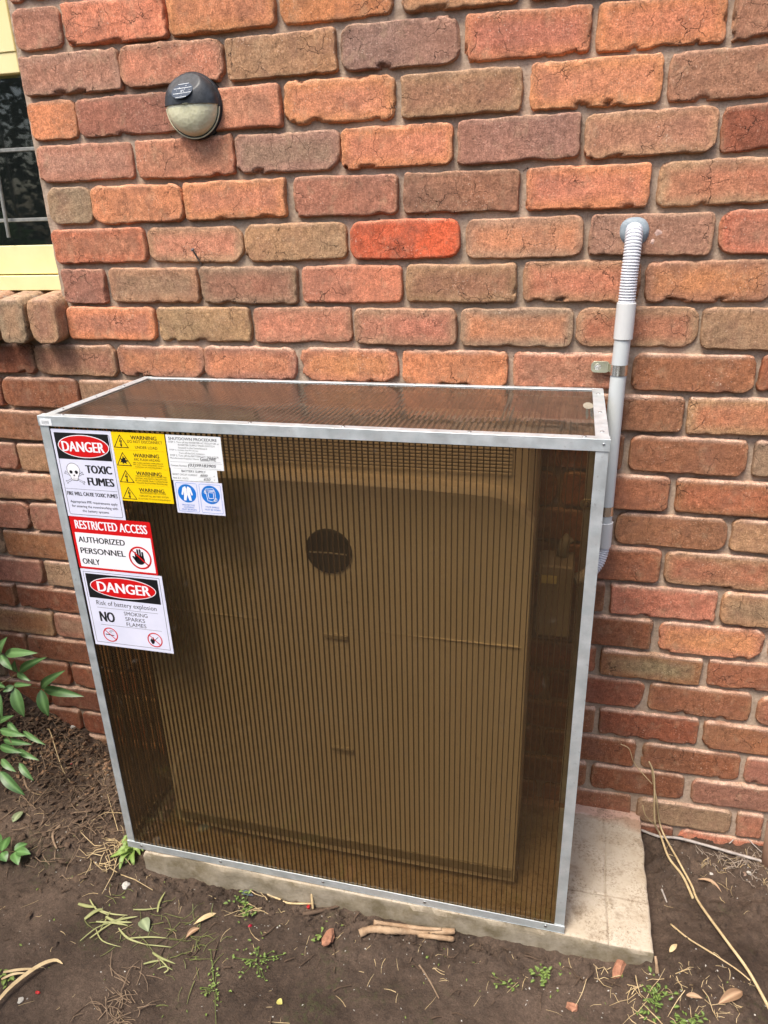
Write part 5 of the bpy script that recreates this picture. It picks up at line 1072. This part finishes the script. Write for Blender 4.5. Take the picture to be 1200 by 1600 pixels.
chip('pebble', 'grey flat pebble on the soil below the left end of the slab', 'pebble', 196, 1383, .0085, M_PEB, 5, sq=(1, 1, .4))
chip('pebble', 'white pebble on the soil right of the slab', 'pebble', 1112, 1366, .0048, M_PEB, 6)
chip('pebble', 'dull pebble near the right border by the wall foot', 'pebble', 1162, 1366, .006, speckled('dull_pebble', (.2,.13,.09), (.3,.2,.14)), 7)
chip('pebble', 'cracked white pebble at the right border by the wall foot', 'pebble', 1170, 1364, .006, M_PEB, 17)
chip('berry', 'red berry beside the thick bark stick', 'berry', 564, 1421, .0055, M_BERRY, 8, sq=(1,1,1)); chip('berry', 'red berry under the pale straw stub', 'berry', 482, 1417, .0048, M_BERRY, 9, sq=(1,1,1)); chip('berry', 'dark red berry on the soil below the clover patch', 'berry', 391, 1447, .0050, mat('dark_berry', (.32,.01,.03), .3), 10, sq=(1,1,1))
chip('berry', 'small red berry in the mulch at the left', 'berry', 110, 1186, .0040, M_BERRY, 11, sq=(1,1,1))
chip('litter_scrap', 'red and white scrap on the soil at bottom left', 'scrap', 59, 1551, .0052, M_BERRY, 12, sq=(1,.6,.4)); chip('litter_scrap', 'white paper scrap on the soil at bottom left', 'scrap', 32, 1563, .0075, M_PEB, 13, sq=(.7,1,.2), rot=.4)
chip('concrete_crumb', 'crumb of pale concrete stuck to the slab edge', 'concrete crumb', 840, 1470, .010, M_CONC, 14, sq=(1.2,.7,.6)); chip('mortar_crumb', 'white crumb in the mulch against the wall at left', 'mortar crumb', 114, 1137, .009, M_PEB, 15, sq=(1.1,.8,.5))
# ------------------------------------------------------------------ small stuff nobody could count
M_ROOTS = speckled('dusty_roots', (.25,.19,.14), (.42,.35,.28), 60, .9)
def scatter(name, label, cat, n, fn, mt, seed, parent=None):
    rs = random.Random(seed); mb = MB()
    for i in range(n): fn(mb, rs)
    o = mb.build(name, mt, None, kind='stuff'); tag(o, label, cat); return o
def onfloor(x, y): return x < .215 or x > 1.445 or y < -.395
def spot(rs, zones):
    while True:
        z = zones[rs.randrange(len(zones))]; x = rs.gauss(z[0], z[2]); y = rs.gauss(z[1], z[3])
        if y < -.012 and onfloor(x, y): return x, y
ALLZ = [(.5, -.7, .6, .25)]*6+[(1.0, -.47, .5, .05)]*3
MULCH = [(-.38, -.07, .16, .06), (-.50, -.12, .2, .08), (-.22, -.08, .10, .06), (-.12, -.22, .12, .09), (.02, -.25, .12, .1)]
RIGHT = [(1.62, -.08, .12, .05), (1.70, -.05, .08, .04), (1.5, -.45, .08, .05)]
def sticklet(zones, l0, l1, r0, r1, lift=.006):
    def f(mb, rs):
        x, y = spot(rs, zones); a = rs.uniform(0, 6.28); l = rs.uniform(l0, l1)*rs.uniform(.4, 1); r = rs.uniform(r0, r1); pts = []
        k = rs.gauss(0, .35)
        for i in range(4):
            xx = x+math.cos(a+k*i*.3)*l*i/3; yy = min(-.012, y+math.sin(a+k*i*.3)*l*i/3); pts.append((xx, yy, ground_z(xx, yy)+r+lift*rs.random()))
        mb.tube(pts, [r, r, r*.8, r*.5], 4)
    return f
def flake(zones, s0, s1, lift=.003):
    def f(mb, rs):
        x, y = spot(rs, zones); s = rs.uniform(s0, s1); a = rs.uniform(0, 6.28); z = ground_z(x, y)+lift*rs.random()+.001; t = Vector((math.cos(a), math.sin(a), rs.uniform(-.4,.4))); b = Vector((-math.sin(a), math.cos(a), rs.uniform(-.5,.5))); c = Vector((x, y, z))
        k = rs.uniform(.3, .7); up = Vector((0, 0, s*.25))
        mb.add([c-t*s, c-b*s*k, c+t*s, c+b*s*k, c+up], [(0,1,4), (1,2,4), (2,3,4), (3,0,4)])
    return f
scatter('twig_litter', 'tangle of fine dry twigs and stalks in the mulch and beside the box at left', 'twigs', 420, sticklet(MULCH, .02, .10, .0005, .0013, .014), M_TWIG, 1)
scatter('straw_litter', 'thin pale straws scattered over the soil', 'straws', 420, sticklet(ALLZ+MULCH+RIGHT*2, .008, .05, .0003, .0008, .0015), M_STRAW, 2)
scatter('weed_stalks', 'fine olive stalks tangled in the pulled weed on the soil', 'stalks', 70, sticklet([(.30, -.52, .07, .035), (.42, -.56, .05, .05)], .02, .07, .0005, .0011, .006), M_WILT, 13)
scatter('dark_litter', 'dark rotting twig bits scattered over the soil', 'twigs', 260, sticklet(ALLZ+MULCH, .012, .06, .0008, .002), M_DARKTWIG, 3)
scatter('leaf_mulch', 'brown chopped leaf mulch heaped along the foot of the wall', 'mulch', 700, flake(MULCH[:3], .003, .010, .012), M_DRY, 4)
scatter('dark_mulch', 'dark damp leaf mulch under the shrub', 'mulch', 800, flake(MULCH, .004, .014, .010), M_DARKTWIG, 5)
scatter('pale_crumbs', 'tiny pale crumbs and seeds speckling the soil', 'crumbs', 750, flake(ALLZ+MULCH+RIGHT, .0008, .0028, .001), M_PEB, 6)
scatter('green_bits', 'tiny green leaf bits and moss speckling the soil', 'leaf bits', 130, flake(ALLZ, .0015, .005, .002), M_WEED, 7)
scatter('wall_foot_roots', 'pale matted roots and dust at the foot of the wall at right', 'roots', 130, sticklet([(1.66, -.05, .05, .03), (1.74, -.03, .05, .02)], .012, .05, .0004, .0009, .010), M_ROOTS, 8)
scatter('dead_grass', 'wiry dead grass stalks lying beside the lower left corner of the box', 'dead grass', 46, sticklet([(.12, -.33, .035, .06), (.14, -.38, .03, .03)], .05, .16, .0007, .0013, .02), M_STRAW, 9)
scatter('root_tangle', 'curly pale roots against the slab edge left of the bark', 'roots', 40, sticklet([(.52, -.425, .06, .012), (1.36, -.44, .06, .02), (1.46, -.47, .05, .03)], .03, .09, .0006, .0011, .012), M_STRAW, 10)
scatter('dead_clump', 'brown clump of dead grass at the bottom edge, left', 'dead grass', 60, sticklet([(.36, -.70, .03, .03)], .03, .07, .0006, .0012, .012), M_TWIG, 11)
def clod(zones, s0, s1):
    def f(mb, rs):
        x, y = spot(rs, zones); s = s0+(s1-s0)*rs.random()**2.2; c = Vector((x, y, ground_z(x, y)+s*.15)); vs = []
        for d in ((1,0,0),(-1,0,0),(0,1,0),(0,-1,0),(0,0,1),(0,0,-1)): vs.append(c+Vector(d)*s*rs.uniform(.6,1.2)+Vector((rs.uniform(-.3,.3)*s, rs.uniform(-.3,.3)*s, 0)))
        mb.add(vs, [(0,2,4),(2,1,4),(1,3,4),(3,0,4),(2,0,5),(1,2,5),(3,1,5),(0,3,5)])
    return f
scatter('soil_clods', 'loose crumbly clods of dark soil along the slab and beside the wall', 'soil clods', 2600, clod([(.5, -.415, .25, .018), (.95, -.42, .25, .02), (1.62, -.18, .14, .12), (1.7, -.3, .15, .15), (.0, -.3, .2, .15), (.1, -.25, .08, .12), (1.48, -.2, .03, .15)], .0012, .0065), M_SOIL, 12)
# ------------------------------------------------------------------ post at the right border
m = MB((1.735, -.06, -1.9)); m.tube([(1.735, -.050, -1.87), (1.728, -.046, -1.80), (1.722, -.045, -1.705)], [.021, .020, .019], 14); o = m.build('stake', speckled('red_brown_stake', (.16,.09,.06), (.26,.16,.11), 30, .8, .6), None, smooth=True); o.location = (1.735, -.06, -1.9)
tag(o, 'red brown post stub by the wall foot at the right border', 'post')
# ------------------------------------------------------------------ garden hedge across the path (mirrored in the window and panels)
hg = thing('garden_hedge', 'dense dark green hedge across the garden, mirrored in the window glass', 'hedge', (.5, -7.5, -1.85))
rs = random.Random(77); mb = MB((.5, -7.5, -1.85)); ribs = []
for i in range(30000):
    x = rs.uniform(-7, 8); z = rs.uniform(0, 1)**.9*3.9; y = -7.5+rs.uniform(-1, 1)*.7*(1-.25*z/2.9)+.3*math.sin(x*1.7); s = rs.uniform(.05, .10)
    c = Vector((x, y, -1.8+z+.35*math.sin(x*1.3)*z/2.9)); a = Vector((rs.gauss(0,1), rs.gauss(0,1), rs.gauss(0,1))).normalized(); b = a.orthogonal().normalized()
    mb.add([c-a*s, c-b*s*.5, c+a*s, c+b*s*.5], [(0,1,2,3)])
mb.build('foliage', mat('hedge_leaf', (.022,.045,.016), .7), hg, kind='stuff')
m = MB((.5, -7.5, -1.85))
for i in range(14): m.tube([(-6.6+i*1.05, -7.5, -1.9), (-6.6+i*1.05+.1, -7.45, -.4)], [.05, .02], 6)
m.build('trunk', M_DARKTWIG, hg, kind='stuff')
